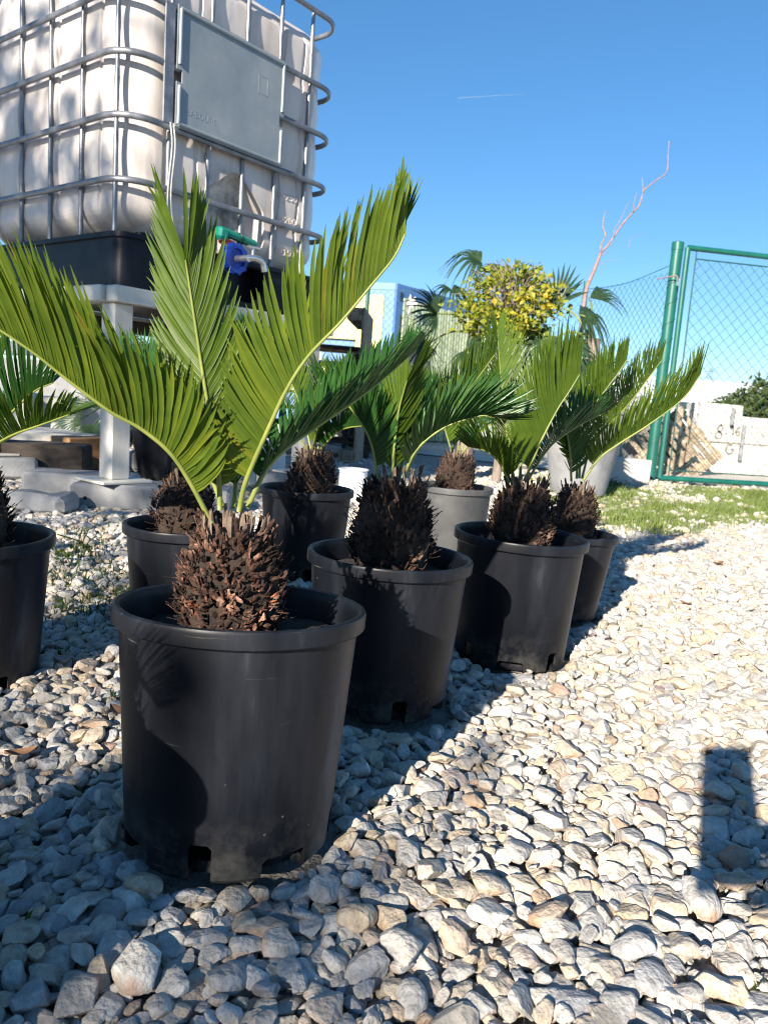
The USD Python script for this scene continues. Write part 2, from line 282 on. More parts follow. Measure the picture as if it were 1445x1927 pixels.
M['slat'] = mat('pale_green_slat', [(.3, (.30, .36, .22)), (.6, (.40, .46, .30)), (.8, (.50, .54, .40))], scale=6, rough=.55, stretch=(1, 1, .3), rnd=[(0, g(.75)), (1, g(1.15))])
M['slatgap'] = mat('dark_fence_backing', [(.3, (.03, .04, .025)), (.7, (.06, .07, .045))], scale=10, rough=.9)
M['white'] = mat('white_paint', [(.3, (.70, .70, .70)), (.7, (.80, .80, .80))], scale=4, rough=.6)
M['whiteroof'] = mat('white_roof_sheet', [(.3, (.74, .74, .75)), (.7, (.82, .82, .83))], scale=1, rough=.5)
M['charcoal'] = mat('charcoal_marking', [(.3, (.09, .085, .08)), (.7, (.30, .28, .26))], scale=60, rough=.9)
M['faint'] = mat('faint_marking', [(.3, (.30, .29, .27)), (.7, (.44, .43, .40))], scale=60, rough=.9)
M['teal'] = mat('teal_plastic', [(.3, (.0, .14, .16)), (.7, (.01, .20, .22))], scale=8, rough=.5)
M['tarp'] = mat('dark_tarpaulin', [(.3, (.03, .03, .04)), (.7, (.07, .065, .08))], scale=8, rough=.6, bump=.3)
M['phone'] = mat('dark_phone_glass', [(.3, g(.01)), (.7, g(.02))], scale=8, rough=.15)
M['skin'] = mat('skin', [(.3, (.45, .28, .20)), (.7, (.52, .33, .24))], scale=30, rough=.55)
M['cloth'] = mat('navy_jacket', [(.3, (.02, .025, .05)), (.7, (.04, .045, .08))], scale=30, rough=.9, bump=.3)
M['jeans'] = mat('blue_jeans', [(.3, (.05, .07, .13)), (.7, (.09, .12, .2))], scale=60, rough=.9)
M['hair'] = mat('dark_hair', [(.3, g(.012)), (.7, (.03, .022, .016))], scale=60, rough=.6)
M['sand'] = mat('pale_yard_sand', [(.3, (.44, .41, .34)), (.55, (.54, .51, .44)), (.75, (.60, .57, .51))], scale=5, rough=.95, bump=.6, bscale=40, world=True)
M['rope'] = mat('pale_cord', [(.3, (.5, .48, .42)), (.7, (.62, .6, .55))], scale=60, rough=.8)
M['trail'] = mat('ice_cloud', [(.3, g(.5)), (.7, g(.6))], scale=.1, rough=1.)

# ------------------------------------------------------------------ ground
def ground_z(x, y):
    p = np.stack([np.asarray(x) * 1.3, np.asarray(y) * 1.3, np.zeros_like(np.asarray(x, float))], -1)
    near = np.exp(-(np.hypot(x, np.asarray(y) - 2) / 6.) ** 2)
    return (meshkit.fbm(p, 3, 3) - .5) * .05 * near - .022
def grid_axis(lo, hi, step, far):
    mid = np.arange(lo, hi + 1e-6, step); k = np.geomspace(step * 2, far, 26)
    return np.concatenate([(lo - k)[::-1], mid, hi + k])
gx, gy = grid_axis(-4, 5, .06, 700), grid_axis(-.6, 8, .06, 1500)
GX, GY = np.meshgrid(gx, gy, indexing='ij')
gv = np.stack([GX, GY, ground_z(GX, GY)], -1).reshape(-1, 3)
nx, ny = GX.shape; ii, jj = np.meshgrid(np.arange(nx - 1), np.arange(ny - 1), indexing='ij'); a = ii * ny + jj
gf = np.stack([a, a + ny, a + ny + 1, a + 1], -1).reshape(-1, 4)
ground = UsdGeom.Xform.Define(stage, path('ground')).GetPrim()
tag(ground, 'pale crushed limestone gravel yard under and around the pots', 'ground', kind='structure')
obj('ground_surface', (gv, gf), M['dirt'], ground, smooth=True, kind='structure')

# yard of pale sand beyond the gate
sp = [gp(1180, 893), gp(1445, 922), gp(1600, 930)]
def sheet(poly, z, m, name, label, parent=None, **k):
    from shapely.geometry import Polygon
    t = trimesh.creation.extrude_polygon(Polygon(poly), .004, engine='earcut'); t.apply_translation([0, 0, z])
    return obj(name, t, m, parent, label=label, **k)
sheet([(1.6, 6.75), (3.2, 6.75), (5.5, 7.2), (14, 9), (14, 22), (-2, 22), (-2, 9.2)], -.014, M['sand'], 'sand_yard', 'pale sandy yard beyond the green gate', cat='ground', kind='structure')

# ------------------------------------------------------------------ pots and sago palms
RP = np.random.default_rng(11)
def make_pot_mesh(d, h, base_ratio, thick=.004, rimh=.020, notch=True, seed=0):
    R = d / 2; Rb = R * base_ratio; Rt = R - .0085
    prof = [(0, 0), (Rb - .006, 0), (Rb, .006), (Rt, h - rimh), (R - .0025, h - rimh), (R - .0005, h - rimh + .0018), (R, h - .0045), (R - .0012, h - .0012), (R - .004, h), (R - .0085, h - .0012),
            (Rt - thick, h - .012), (Rb - thick, .012), (0, .012)]
    m = lathe(prof, 112)
    if notch:
        cut = []
        nn = 8
        for k in range(nn):
            a = 2 * PI * k / nn + .35 + seed
            wide = (k % 2 == 0)
            w, hh = (.052, .024) if wide else (.024, .042)
            b = Manifold.hull_points(arr(bbox(.05, w, hh * 2, .004))[0])
            cut.append(b.rotate((0, 0, math.degrees(a))).translate((Rb * math.cos(a), Rb * math.sin(a), 0)))
        m = m - Manifold.batch_boolean(cut, m3.OpType.Add)
    return m
def soil_mesh(r, z, seed):
    rr = np.linspace(0, 1, 10); th = np.arange(40) * 2 * PI / 40
    X = np.outer(rr, np.cos(th)) * r; Y = np.outer(rr, np.sin(th)) * r
    Z = z + (meshkit.fbm(np.stack([X * 40, Y * 40, X * 0 + seed], -1), 3) - .5) * .014 + (1 - rr[:, None]) * .012
    v = np.stack([X, Y, Z], -1).reshape(-1, 3); i, j = np.meshgrid(np.arange(9), np.arange(40), indexing='ij')
    q = np.stack([i * 40 + j, (i + 1) * 40 + j, (i + 1) * 40 + (j + 1) % 40, i * 40 + (j + 1) % 40], -1).reshape(-1, 4)
    return v, q

def scale_piece(rng, L, w):
    """one woody leaf base: a tapering, slightly hooked, chipped wedge along +x, up +z"""
    s = np.array([0, .35, .72, 1.]); k = 5
    ang = np.linspace(0, 2 * PI, k, endpoint=False) + rng.uniform(0, .6)
    V = []
    for i, t in enumerate(s):
        ww = w * (1 - .28 * t) * (1 + .35 * rng.uniform(-1, 1)); th = ww * .42
        V.append(np.stack([np.full(k, t * L) + (rng.uniform(-.1, .1, k) * L if i == 3 else 0), np.cos(ang) * ww / 2, np.sin(ang) * th / 2 + .22 * L * t * t], -1))
    V = np.vstack(V); f = []
    for i in range(3):
        for j in range(k):
            a, b = i * k + j, i * k + (j + 1) % k; f += [[a, b, b + k], [a, b + k, a + k]]
    for j in range(1, k - 1): f.append([3 * k, 3 * k + j, 3 * k + j + 1])
    return V, np.array(f)
def caudex(rng, r, h, n, z0, shag=True):
    """list of scale meshes over a bulb of radius r and height h, plus its core"""
    out = []
    prof = lambda t: r * (math.sin(PI * (.24 + .62 * t)) ** .7)
    for i in range(n):
        t = (i + .5) / n; a = i * 2.39996 + rng.uniform(-.25, .25)
        z = h * (t ** .92); rr = prof(t) * (.90 + .06 * rng.random() + .30 * (meshkit.noise(A3(math.cos(a) * 1.5, math.sin(a) * 1.5, t * 2.5) + r * 300, 5) - .5))
        up = (.55 if shag else .25) + 1.0 * t * t * t + rng.uniform(-.3, .9) * (.7 + t); a += rng.uniform(-.15, .15)
        d = unit(A3(math.cos(a), math.sin(a), up))
        L = (.006 + .009 * rng.random() ** 1.5 + .024 * t ** 10 * rng.random()) * (r / .062)
        w = (.0042 + .0075 * rng.random() ** 1.4) * (r / .062) * (1 - .2 * t)
        d = unit(d + rng.normal(0, .22, 3)); B = basis(d) @ rotx(rng.uniform(-1., 1.))
        out.append(xf(scale_piece(rng, L, w), A3(rr * math.cos(a), rr * math.sin(a), z0 + z), B))
    for i in range(n // 4):                       # dry fibres that stick out
        t = rng.random() ** .8; a = rng.uniform(0, 2 * PI); rr = prof(t); d = unit(A3(math.cos(a), math.sin(a), rng.uniform(-.2, 1.2)))
        p = A3(rr * math.cos(a), rr * math.sin(a), z0 + h * t); L = rng.uniform(.008, .022) * (r / .062)
        out.append(xf(scale_piece(rng, L, .0028), p, basis(d)))
    T = np.linspace(0, 1, 12); P = [(0, -.01)] + [(prof(t) * .93, t * h) for t in T] + [(0, h)]
    core = lathe(P, 36).translate((0, 0, z0))
    return out, core

def leaflet(p0, t, n, b, side, L, w, a, v, curl, rng, droop=0.):
    m = 6; s = np.linspace(0, 1, m)
    e = math.cos(v) * side * b + math.sin(v) * n
    pts = [np.array(p0)]; dirs = []
    for j in range(m):
        aj = a - curl * s[j]
        d = math.cos(aj) * t + math.sin(aj) * e + droop * s[j] ** 2 * A3(0, 0, -1)
        dirs.append(unit(d))
        if j: pts.append(pts[-1] + dirs[j - 1] * L / (m - 1))
    V = []
    prof = np.array([.7, 1, 1, .98, .8, .08]) * w / 2
    for j in range(m):
        d = dirs[j]; wv = unit(t - (t @ d) * d + 1e-6); nn = np.cross(d, wv)
        V += [pts[j] - wv * prof[j], pts[j] + nn * prof[j] * .35 * side, pts[j] + wv * prof[j]]
    f = []
    for j in range(m - 1):
        for c in (0, 1):
            q = j * 3 + c; f += [[q, q + 1, q + 4], [q, q + 4, q + 3]]
    return np.array(V), np.array(f)
def frond(ctrl, inward, rng, n=46, L=.115, w=.0062, v=52, a0=78, a1=34, start=.12, tip=.45, rr=.0027, ragged=.06, vside=0.):
    """(rachis mesh, [leaflet meshes]): ctrl world points base to tip; inward: direction that the trough of the frond faces"""
    P = smooth_path(ctrl, 40); seg = np.linalg.norm(np.diff(P, axis=0), axis=1); S = np.concatenate([[0], np.cumsum(seg)]); S /= S[-1]
    u = np.linspace(0, 1, 48); P = np.stack([np.interp(u, S, P[:, k]) for k in range(3)], -1)
    T = np.gradient(P, axis=0); T /= np.linalg.norm(T, axis=1, keepdims=True)
    rach = tube(P, rr * (1 - .8 * u) + .0005, k=6)
    out = []
    inward = unit(inward)
    for i in range(n):
        s = start + (1 - start) * (i + .5) / n
        j = min(46, int(s * 47)); fr = s * 47 - j
        p = P[j] * (1 - fr) + P[j + 1] * fr; t = unit(T[j] * (1 - fr) + T[j + 1] * fr)
        nn = inward - (inward @ t) * t; nn = unit(nn); b = np.cross(t, nn)
        q = (s - start) / (1 - start)
        ln = L * (math.sin(PI * min(1, .12 + .62 * q)) ** .75 if q < .62 else 1 - (1 - tip) * ((q - .62) / .38) ** 1.3)
        a = math.radians(a0 + (a1 - a0) * q ** .8)
        for side in (-1, 1):
            vv = math.radians(v + vside * side + rng.normal(0, 3)); aa = a + rng.normal(0, ragged * .6)
            out.append(leaflet(p, t, nn, b, side, ln * (1 + rng.normal(0, ragged)), w * (1 - .25 * q), aa, vv, .28 * (1 - q) + .12 + rng.normal(0, ragged), rng, droop=(.06 if rng.random() > .05 else rng.uniform(.3, .9))))
    return rach, out

def frond_ctrl(top, az, el, Lr, bend, rng):
    """a generic frond: leaves the crown at azimuth az and elevation el and arches over"""
    P = [np.array(top)]; e = el; d = 5
    for k in range(d):
        P.append(P[-1] + Lr / d * A3(math.cos(az) * math.cos(e), math.sin(az) * math.cos(e), math.sin(e))); e -= bend / d
    return np.array(P)

def sago(idx, top_centre, d, h, base_ratio, potmat, tilt, tiltdir, caud, n_scales, fronds, labels, singles=False, leaf='leaf_i', seed=0, rimh=.020, notch=True, rand=(), soil_drop=.035, n_rand_leaf=30):
    """a pot whose rim centre is top_centre and the sago palm in it. fronds: (ctrl pixels, inward, kwargs)"""
    rng = np.random.default_rng(100 + seed)
    rim = np.array(top_centre)
    ax = unit(A3(math.cos(tiltdir) * math.sin(tilt), math.sin(tiltdir) * math.sin(tilt), math.cos(tilt)))
    B = basis(np.cross(A3(0, 1, 0), ax), ax)
    base = rim - ax * h
    pot = thing('plant_pot', labels[0], 'plant pot', base, group=None)
    Rm = B
    obj('pot_wall', xf(make_pot_mesh(d, h, base_ratio, rimh=rimh, notch=notch, seed=seed * .37), (0, 0, 0), Rm), potmat, pot, smooth=35)
    obj('soil', xf(soil_mesh(d / 2 * (base_ratio * .25 + .75) - .012, h - soil_drop, seed), (0, 0, 0), Rm), M['soil'], pot, smooth=True)
    cx, cy, r, ch = caud          # offset in the pot, radius, height
    cbase = base + B @ A3(cx, cy, h - soil_drop)
    pl = thing('sago_palm', labels[1], 'sago palm', cbase)
    sc, core = caudex(rng, r, ch, n_scales, 0., shag=not singles)
    ctop = cbase + A3(0, 0, ch)
    obj('trunk', core, M['caudex'], pl, smooth=True)
    if singles:
        
            order = np.argsort([q[0].mean(0)[1] for q in sc])
            for i_ in order[:300]: obj('leaf_base', sc[i_], M['scale_o'], pl)
            obj('leaf_bases', cat([sc[i_] for i_ in order[300:]]), M['scale_i'], pl, kind='stuff')
    else: obj('leaf_bases', cat(sc), M['scale_i'], pl, kind='stuff')
    nleaf = 0
    cs = []
    for k in range(22):
        a = k * 2.4 + rng.uniform(-.3, .3); d = unit(A3(math.cos(a), math.sin(a), rng.uniform(1.2, 3.5))); rr = r * rng.uniform(.18, .55)
        cs.append(xf(scale_piece(rng, rng.uniform(.018, .042) * r / .06, .0075), A3(rr * math.cos(a), rr * math.sin(a), ch - .012), basis(d)))
    obj('crown_scales', cat(cs), M['cata'], pl, kind='stuff')
    for k, (pts, inw, kw) in enumerate(fronds):
        c = np.array([at(*q) for q in pts])
        if inw is None:
            o = c[-1] - c[0]; o[2] = 0; inw = A3(0, 0, .55) - unit(o)
        kw = dict(kw); lm = kw.pop('leaf', leaf); kw['n'] = int(kw['n'] * 1.35); kw['w'] = kw.get('w', .0062) * .86
        ra, ll = frond(c, inw, rng, **kw)
        fr = obj('frond', xf(ra, -cbase), M['rachis'], pl, smooth=True)
        if singles and k < 3:
            for q in ll[:max(0, 300 - nleaf)]: obj('leaflet', xf(q, -cbase), M['leaf_o'], fr, smooth=True)
            ll = ll[max(0, 300 - nleaf):]; nleaf += len(ll) if False else 120
        if ll: obj('leaflets', xf(cat(ll), -cbase), M[lm], fr, smooth=True, kind='stuff')
    for (az, el, Lr, bend) in rand:
        c = frond_ctrl(ctop + A3(math.cos(az), math.sin(az), 0) * r * .3 - A3(0, 0, .01), az, el, Lr, bend, rng)
        inw = A3(-math.cos(az), -math.sin(az), .55)
        ra, ll = frond(c, inw, rng, n=n_rand_leaf, L=.095 * Lr / .34 + .01, w=.006 * 40 / max(n_rand_leaf, 30) * .85)
        fr = obj('frond', xf(ra, -cbase), M['rachis'], pl, smooth=True)
        obj('leaflets', xf(cat(ll), -cbase), M['leaf_dark' if rng.random() < .5 else 'leaf_i'], fr, smooth=True, kind='stuff')
    return base

UPB = A3(-.3, .2, 1)
POTS = []
# front pot
P1f = [
    ([(450, 962, .835), (463, 905, .82), (508, 800, .795), (541, 730, .78), (581, 669, .77), (641, 606, .755), (700, 535, .745), (742, 483, .735), (762, 440, .73)], A3(-.75, .25, .62), dict(n=62, L=.110, v=58, a0=74, a1=28, tip=.62, ragged=.05, w=.0066)),
    ([(398, 984, .84), (358, 908, .82), (320, 852, .80), (264, 806, .785), (208, 775, .77), (125, 713, .75), (69, 668, .735), (0, 621, .72), (-60, 585, .71)], A3(.72, .2, .66), dict(n=60, L=.132, v=54, a0=76, a1=36, tip=.7, w=.0068)),
    ([(414, 960, .85), (412, 900, .845), (403, 821, .84), (390, 755, .835), (378, 680, .828), (366, 600, .818), (354, 520, .808), (349, 488, .80)], A3(-.08, 1, .12), dict(n=62, L=.098, v=20, a0=62, a1=15, tip=.95, w=.0072, start=.1)),
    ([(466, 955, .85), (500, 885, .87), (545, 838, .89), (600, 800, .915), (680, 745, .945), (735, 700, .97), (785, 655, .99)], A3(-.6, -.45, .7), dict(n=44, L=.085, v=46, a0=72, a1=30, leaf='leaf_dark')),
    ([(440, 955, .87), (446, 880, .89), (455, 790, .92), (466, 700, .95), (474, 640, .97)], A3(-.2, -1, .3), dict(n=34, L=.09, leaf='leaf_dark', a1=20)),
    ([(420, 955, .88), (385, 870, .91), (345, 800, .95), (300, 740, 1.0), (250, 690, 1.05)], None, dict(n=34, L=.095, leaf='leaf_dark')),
]
sago(1, at(456, 1134, .846), .275, .262, .815, M['plastic'], .075, PI * .5, (-.010, -.004, .0555, .112), 820, P1f,
     ('large black pot in the foreground, frontmost in view, with notched drain holes', 'sago palm in the frontmost pot, long bright green fronds reaching across the tank'), singles=True, seed=1)
P2f = [
    ([(737, 905, 1.25), (742, 840, 1.24), (750, 775, 1.225), (760, 735, 1.21), (766, 715, 1.20)], A3(0, 1, .1), dict(n=40, L=.10, v=42, a0=60, a1=16, tip=.9)),
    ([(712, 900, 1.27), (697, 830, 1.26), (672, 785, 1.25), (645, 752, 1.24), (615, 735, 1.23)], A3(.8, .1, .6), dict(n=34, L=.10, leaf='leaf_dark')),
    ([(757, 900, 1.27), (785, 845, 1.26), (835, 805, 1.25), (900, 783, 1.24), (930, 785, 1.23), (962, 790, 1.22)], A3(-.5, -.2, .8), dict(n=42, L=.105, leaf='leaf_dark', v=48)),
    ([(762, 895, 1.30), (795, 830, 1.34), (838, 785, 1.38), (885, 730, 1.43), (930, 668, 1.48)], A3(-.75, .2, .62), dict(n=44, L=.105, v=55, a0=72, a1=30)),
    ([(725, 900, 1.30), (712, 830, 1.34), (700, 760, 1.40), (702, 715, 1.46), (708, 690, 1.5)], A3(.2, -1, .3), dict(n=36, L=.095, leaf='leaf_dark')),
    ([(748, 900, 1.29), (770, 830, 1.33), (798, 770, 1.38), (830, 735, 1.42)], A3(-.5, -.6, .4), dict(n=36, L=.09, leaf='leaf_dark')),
]
sago(2, at(735, 1040, 1.27), .275, .255, .815, M['plastic'], .02, PI * .2, (.0, 0, .068, .145), 620, P2f,
     ('black pot second in the row, mostly in shadow just behind the frontmost pot', 'sago palm in the second pot with dark spreading fronds and a split trunk base'), seed=2)
P3f = [
    ([(986, 905, 1.55), (998, 878, 1.54), (1017, 832, 1.53), (1048, 772, 1.52), (1072, 735, 1.515), (1090, 705, 1.51)], A3(-.8, .15, .58), dict(n=52, L=.165, v=64, a0=62, a1=30, tip=.42, w=.0075)),
    ([(968, 905, 1.58), (955, 830, 1.62), (945, 740, 1.66), (938, 660, 1.70), (936, 620, 1.72)], A3(.15, -1, .3), dict(n=38, L=.12, v=40, a1=16)),
    ([(958, 908, 1.55), (938, 868, 1.53), (912, 848, 1.51), (880, 840, 1.5)], A3(.8, -.1, .6), dict(n=28, L=.08)),
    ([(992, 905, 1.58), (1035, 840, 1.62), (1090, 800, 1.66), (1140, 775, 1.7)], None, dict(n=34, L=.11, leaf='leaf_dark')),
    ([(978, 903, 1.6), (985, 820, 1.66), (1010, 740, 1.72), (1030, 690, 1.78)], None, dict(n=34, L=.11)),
]
sago(3, at(981, 1003, 1.571), .275, .262, .84, M['plastic'], .02, 0., (0, 0, .063, .128), 600, P3f,
     ('black pot third in the row, half lit with a curved shadow edge on its side', 'sago palm in the third pot with a broad sunlit frond and a round scarred trunk'), seed=3)
P4f = [
    ([(1090, 900, 1.84), (1092, 850, 1.83), (1092, 797, 1.82), (1123, 755, 1.80), (1160, 706, 1.78), (1180, 676, 1.77)], A3(-.7, .2, .68), dict(n=38, L=.125, v=52)),
    ([(1095, 900, 1.86), (1110, 845, 1.88), (1129, 816, 1.89), (1160, 785, 1.90), (1191, 750, 1.91), (1244, 679, 1.93)], A3(-.7, .2, .68), dict(n=42, L=.125, v=52)),
    ([(1097, 905, 1.85), (1125, 865, 1.84), (1160, 838, 1.83), (1222, 798, 1.81), (1285, 750, 1.79), (1318, 705, 1.78)], A3(-.6, .1, .8), dict(n=44, L=.12, v=52, tip=.7)),
    ([(1075, 905, 1.84), (1072, 850, 1.80), (1065, 810, 1.77), (1050, 790, 1.75)], A3(.4, .6, .5), dict(n=26, L=.09, leaf='leaf_dark')),
    ([(1085, 900, 1.9), (1090, 830, 1.95), (1120, 740, 2.0), (1150, 680, 2.05)], A3(-.2, -1, .3), dict(n=36, L=.11, leaf='leaf_dark')),
]
sago(4, at(1084, 1000, 1.87), .205, .21, .70, M['plastic'], .03, 0., (-.006, 0, .055, .12), 380, P4f,
     ('small tapered black pot, last at the right of the row beside sunny gravel', 'sago palm in the small tapered pot with fronds reaching toward the green gate'), seed=4, rimh=.016, notch=False, soil_drop=.02)
sago(5, at(856, 913, 2.55), .258, .25, .84, M['plastic_grey'], .0, 0., (0, 0, .066, .13), 360,
     [([(868, 850, 2.55), (885, 800, 2.56), (910, 750, 2.58), (945, 705, 2.6)], A3(-.7, .2, .6), dict(n=38, L=.11)),
      ([(862, 850, 2.58), (880, 780, 2.65), (920, 720, 2.7), (965, 690, 2.74)], A3(-.3, -.8, .5), dict(n=38, L=.13)),
      ([(850, 850, 2.55), (830, 790, 2.55), (800, 740, 2.55), (770, 715, 2.55)], A3(.7, .1, .6), dict(n=34, L=.12)),
      ([(870, 852, 2.5), (920, 800, 2.45), (980, 780, 2.4), (1030, 780, 2.36)], None, dict(n=34, L=.12, leaf='leaf_dark')),
      ([(855, 850, 2.6), (850, 800, 2.7), (840, 760, 2.8)], A3(.1, -1, .3), dict(n=34, L=.10))],
     ('weathered grey pot standing behind the second and third black pots', 'sago palm in the grey pot with a shaggy two-tier brown trunk'), seed=5)
sago(6, at(578, 917, 2.12), .262, .25, .80, M['plastic'], .0, 0., (.012, 0, .066, .125), 360,
     [([(598, 845, 2.12), (615, 790, 2.12), (640, 740, 2.11), (655, 700, 2.1)], A3(-.6, .2, .7), dict(n=34, L=.11)),
      ([(585, 845, 2.12), (570, 780, 2.13), (548, 720, 2.13), (520, 680, 2.12)], A3(.7, .2, .6), dict(n=34, L=.11)),
      ([(590, 845, 2.16), (595, 760, 2.22), (600, 690, 2.3)], A3(0, -1, .3), dict(n=34, L=.11)),
      ([(600, 848, 2.1), (640, 810, 2.05), (690, 800, 2.0)], None, dict(n=30, L=.1, leaf='leaf_dark')),
      ([(575, 845, 2.18), (530, 740, 2.3), (490, 660, 2.4), (465, 625, 2.46)], A3(.5, -.6, .6), dict(n=40, L=.13)),
      ([(588, 845, 2.1), (600, 800, 2.02), (625, 770, 1.95)], A3(-.2, 1, .3), dict(n=30, L=.1))],
     ('tall black pot in full shade behind the frontmost palm, right of the tank stand', 'sago palm in the shaded black pot behind the frontmost plant'), seed=6)
sago(7, at(352, 984, 1.55), .25, .235, .80, M['plastic'], .0, 0., (-.005, 0, .060, .125), 360,
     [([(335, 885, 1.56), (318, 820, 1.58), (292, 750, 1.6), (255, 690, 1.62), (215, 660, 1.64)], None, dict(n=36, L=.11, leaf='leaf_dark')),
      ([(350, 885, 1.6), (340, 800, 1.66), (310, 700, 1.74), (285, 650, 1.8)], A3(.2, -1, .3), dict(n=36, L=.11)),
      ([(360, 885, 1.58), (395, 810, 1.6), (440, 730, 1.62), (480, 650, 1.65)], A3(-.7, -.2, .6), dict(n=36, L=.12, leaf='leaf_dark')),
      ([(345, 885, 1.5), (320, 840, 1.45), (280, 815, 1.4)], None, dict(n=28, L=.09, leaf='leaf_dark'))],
     ('black pot at left, half hidden behind the frontmost pot beside weedy gravel', 'sago palm with a rust-flecked trunk directly behind the frontmost palm at left'), seed=7)
sago(8, at(-65, 1003, 1.26), .275, .26, .80, M['plastic'], .0, 0., (0.0, 0, .068, .135), 360,
     [([(-35, 870, 1.25), (-15, 842, 1.22), (25, 818, 1.17), (75, 800, 1.12), (130, 780, 1.08)], A3(-.35, .35, .85), dict(n=36, L=.13, v=28, a0=60, a1=25)),
      ([(-50, 860, 1.27), (-30, 770, 1.3), (0, 680, 1.32), (25, 610, 1.34)], A3(-.3, -.8, .5), dict(n=38, L=.12)),
      ([(-80, 860, 1.27), (-120, 770, 1.27), (-180, 700, 1.27)], None, dict(n=38, L=.12)),
      ([(-60, 860, 1.3), (-70, 770, 1.38), (-60, 680, 1.46)], None, dict(n=38, L=.12, leaf='leaf_dark')),
      ([(-50, 865, 1.24), (0, 800, 1.22), (60, 740, 1.2), (100, 720, 1.18)], A3(-.6, .2, .7), dict(n=36, L=.12, leaf='leaf_dark'))],
     ('dark pot cut off by the left edge of the picture', 'sago palm at the left edge with striped fronds over the gravel'), seed=8)
# one more pot of the same nursery row, outside the picture: its shadow falls on the front pot and the gravel
for sd, (x, y, z) in ((9, (-.43, .425, .25)),):
    sago(sd, A3(x, y, z), .275, .255, .815, M['plastic'], 0, 0, (0, 0, .066, .13), 300, [],
         ('black nursery pot beside the photographer, left of the frontmost pot', 'sago palm beside the photographer, left of the frontmost pot'), seed=sd, n_rand_leaf=40,
         rand=[(PI * .62 + k * .36 + .1 * (k % 2), .35 + .25 * (k % 3), .28, .6) for k in range(8)])
POTXY = [(at(456, 1134, .846), .121), (at(735, 1040, 1.27), .122), (at(981, 1003, 1.571), .125), (at(1084, 1000, 1.87), .075), (at(856, 913, 2.55), .11), (at(578, 917, 2.12), .105), (at(352, 984, 1.55), .1), (at(-65, 1003, 1.26), .11), (A3(-.43, .425, 0), .11)]

# ------------------------------------------------------------------ water tank in its cage
YAW = .918
UR = A3(math.cos(YAW), math.sin(YAW), 0); UL = A3(-math.sin(YAW), math.cos(YAW), 0); UZ = A3(0, 0, 1)
TC = A3(-1.043, 2.938, 0)                       # plan position of the cage corner nearest the camera
ZP, RINGS = CAMZ + .552, [CAMZ + z for z in (1.693, 1.397, 1.191, .972, .745)]
LR_, LL_ = 1.15, 1.20                           # lengths of the valve side and the long side
TB = np.stack([UR, UL, UZ], 1)                  # local frame: x along the valve side, y along the long side
tank = thing('water_tank', 'white plastic water tank in a galvanised cage raised on a cream steel stand', 'water tank', TC)
def TL(m): return xf(m, (0, 0, 0), TB)
_N = {'p': ('principled_bsdf', {'roughness': .42}), 'tc': ('texture_coordinate', {}), 'mp': ('mapping', {'scale': (1, 1, .6)}),
      'n': ('noise_texture', {'scale': 2.6, 'detail': 5}), 'r': ('rgb_ramp', {'ramp': [(.25, (.42, .365, .33)), (.42, (.54, .49, .46)), (.7, (.63, .585, .56))]}),
      'n2': ('noise_texture', {'scale': 11., 'detail': 7, 'roughness': .65}), 'n3': ('noise_texture', {'scale': 9., 'detail': 5}), 'bp': ('bump', {'strength': .12, 'distance': .02}),
      'd': ('vector_math', {'math_type': 'distance', 'vector2': tuple(TB @ A3(.50, .05, ZP + .17))}), 'm1': ('map_range', {'from_min': .12, 'from_max': .21, 'to_min': 1., 'to_max': 0., 'clamp': True}),
      'm2': ('map_range', {'from_min': .38, 'from_max': .62, 'to_min': .15, 'to_max': 1., 'clamp': True}), 'mu': ('math', {'math_type': 'multiply'}), 'mx': ('mix_color', {'b': (.115, .095, .07)}),
      'm4': ('mapping', {'scale': (3.2, 3.2, .4)}), 'n4': ('noise_texture', {'scale': 5., 'detail': 7, 'roughness': .65}), 's4': ('map_range', {'from_min': .50, 'from_max': .72, 'to_min': 0., 'to_max': .5, 'clamp': True}), 'mg': ('mix_color', {'b': (.30, .25, .21)})}
M['tank'] = usdkit.material(stage, LK + 'tank_plastic', _N, [('tc.object', 'mp.vector'), ('mp.vector', 'n.vector'), ('n.fac', 'r.fac'), ('tc.object', 'n2.vector'), ('mp.vector', 'n3.vector'), ('n3.fac', 'bp.height'), ('bp.normal', 'p.normal'),
      ('tc.object', 'd.vector1'), ('d.value', 'm1.value'), ('n2.fac', 'm2.value'), ('m1.result', 'mu.value1'), ('m2.result', 'mu.value2'), ('mu.value', 'mx.fac'), ('r.color', 'mg.a'), ('tc.object', 'm4.vector'), ('m4.vector', 'n4.vector'), ('n4.fac', 's4.value'), ('s4.result', 'mg.fac'), ('mg.result', 'mx.a'), ('mx.result', 'p.base_color')], surface='p.BSDF')
def rrect(x0, x1, y0, y1, r, n=9):
    P = []
    for cx, cy, a in ((x0 + r, y0 + r, PI), (x1 - r, y0 + r, 1.5 * PI), (x1 - r, y1 - r, 0), (x0 + r, y1 - r, .5 * PI)):
        for t in np.linspace(0, PI / 2, n): P.append((cx + r * math.cos(a + t), cy + r * math.sin(a + t)))
    return np.array(P)
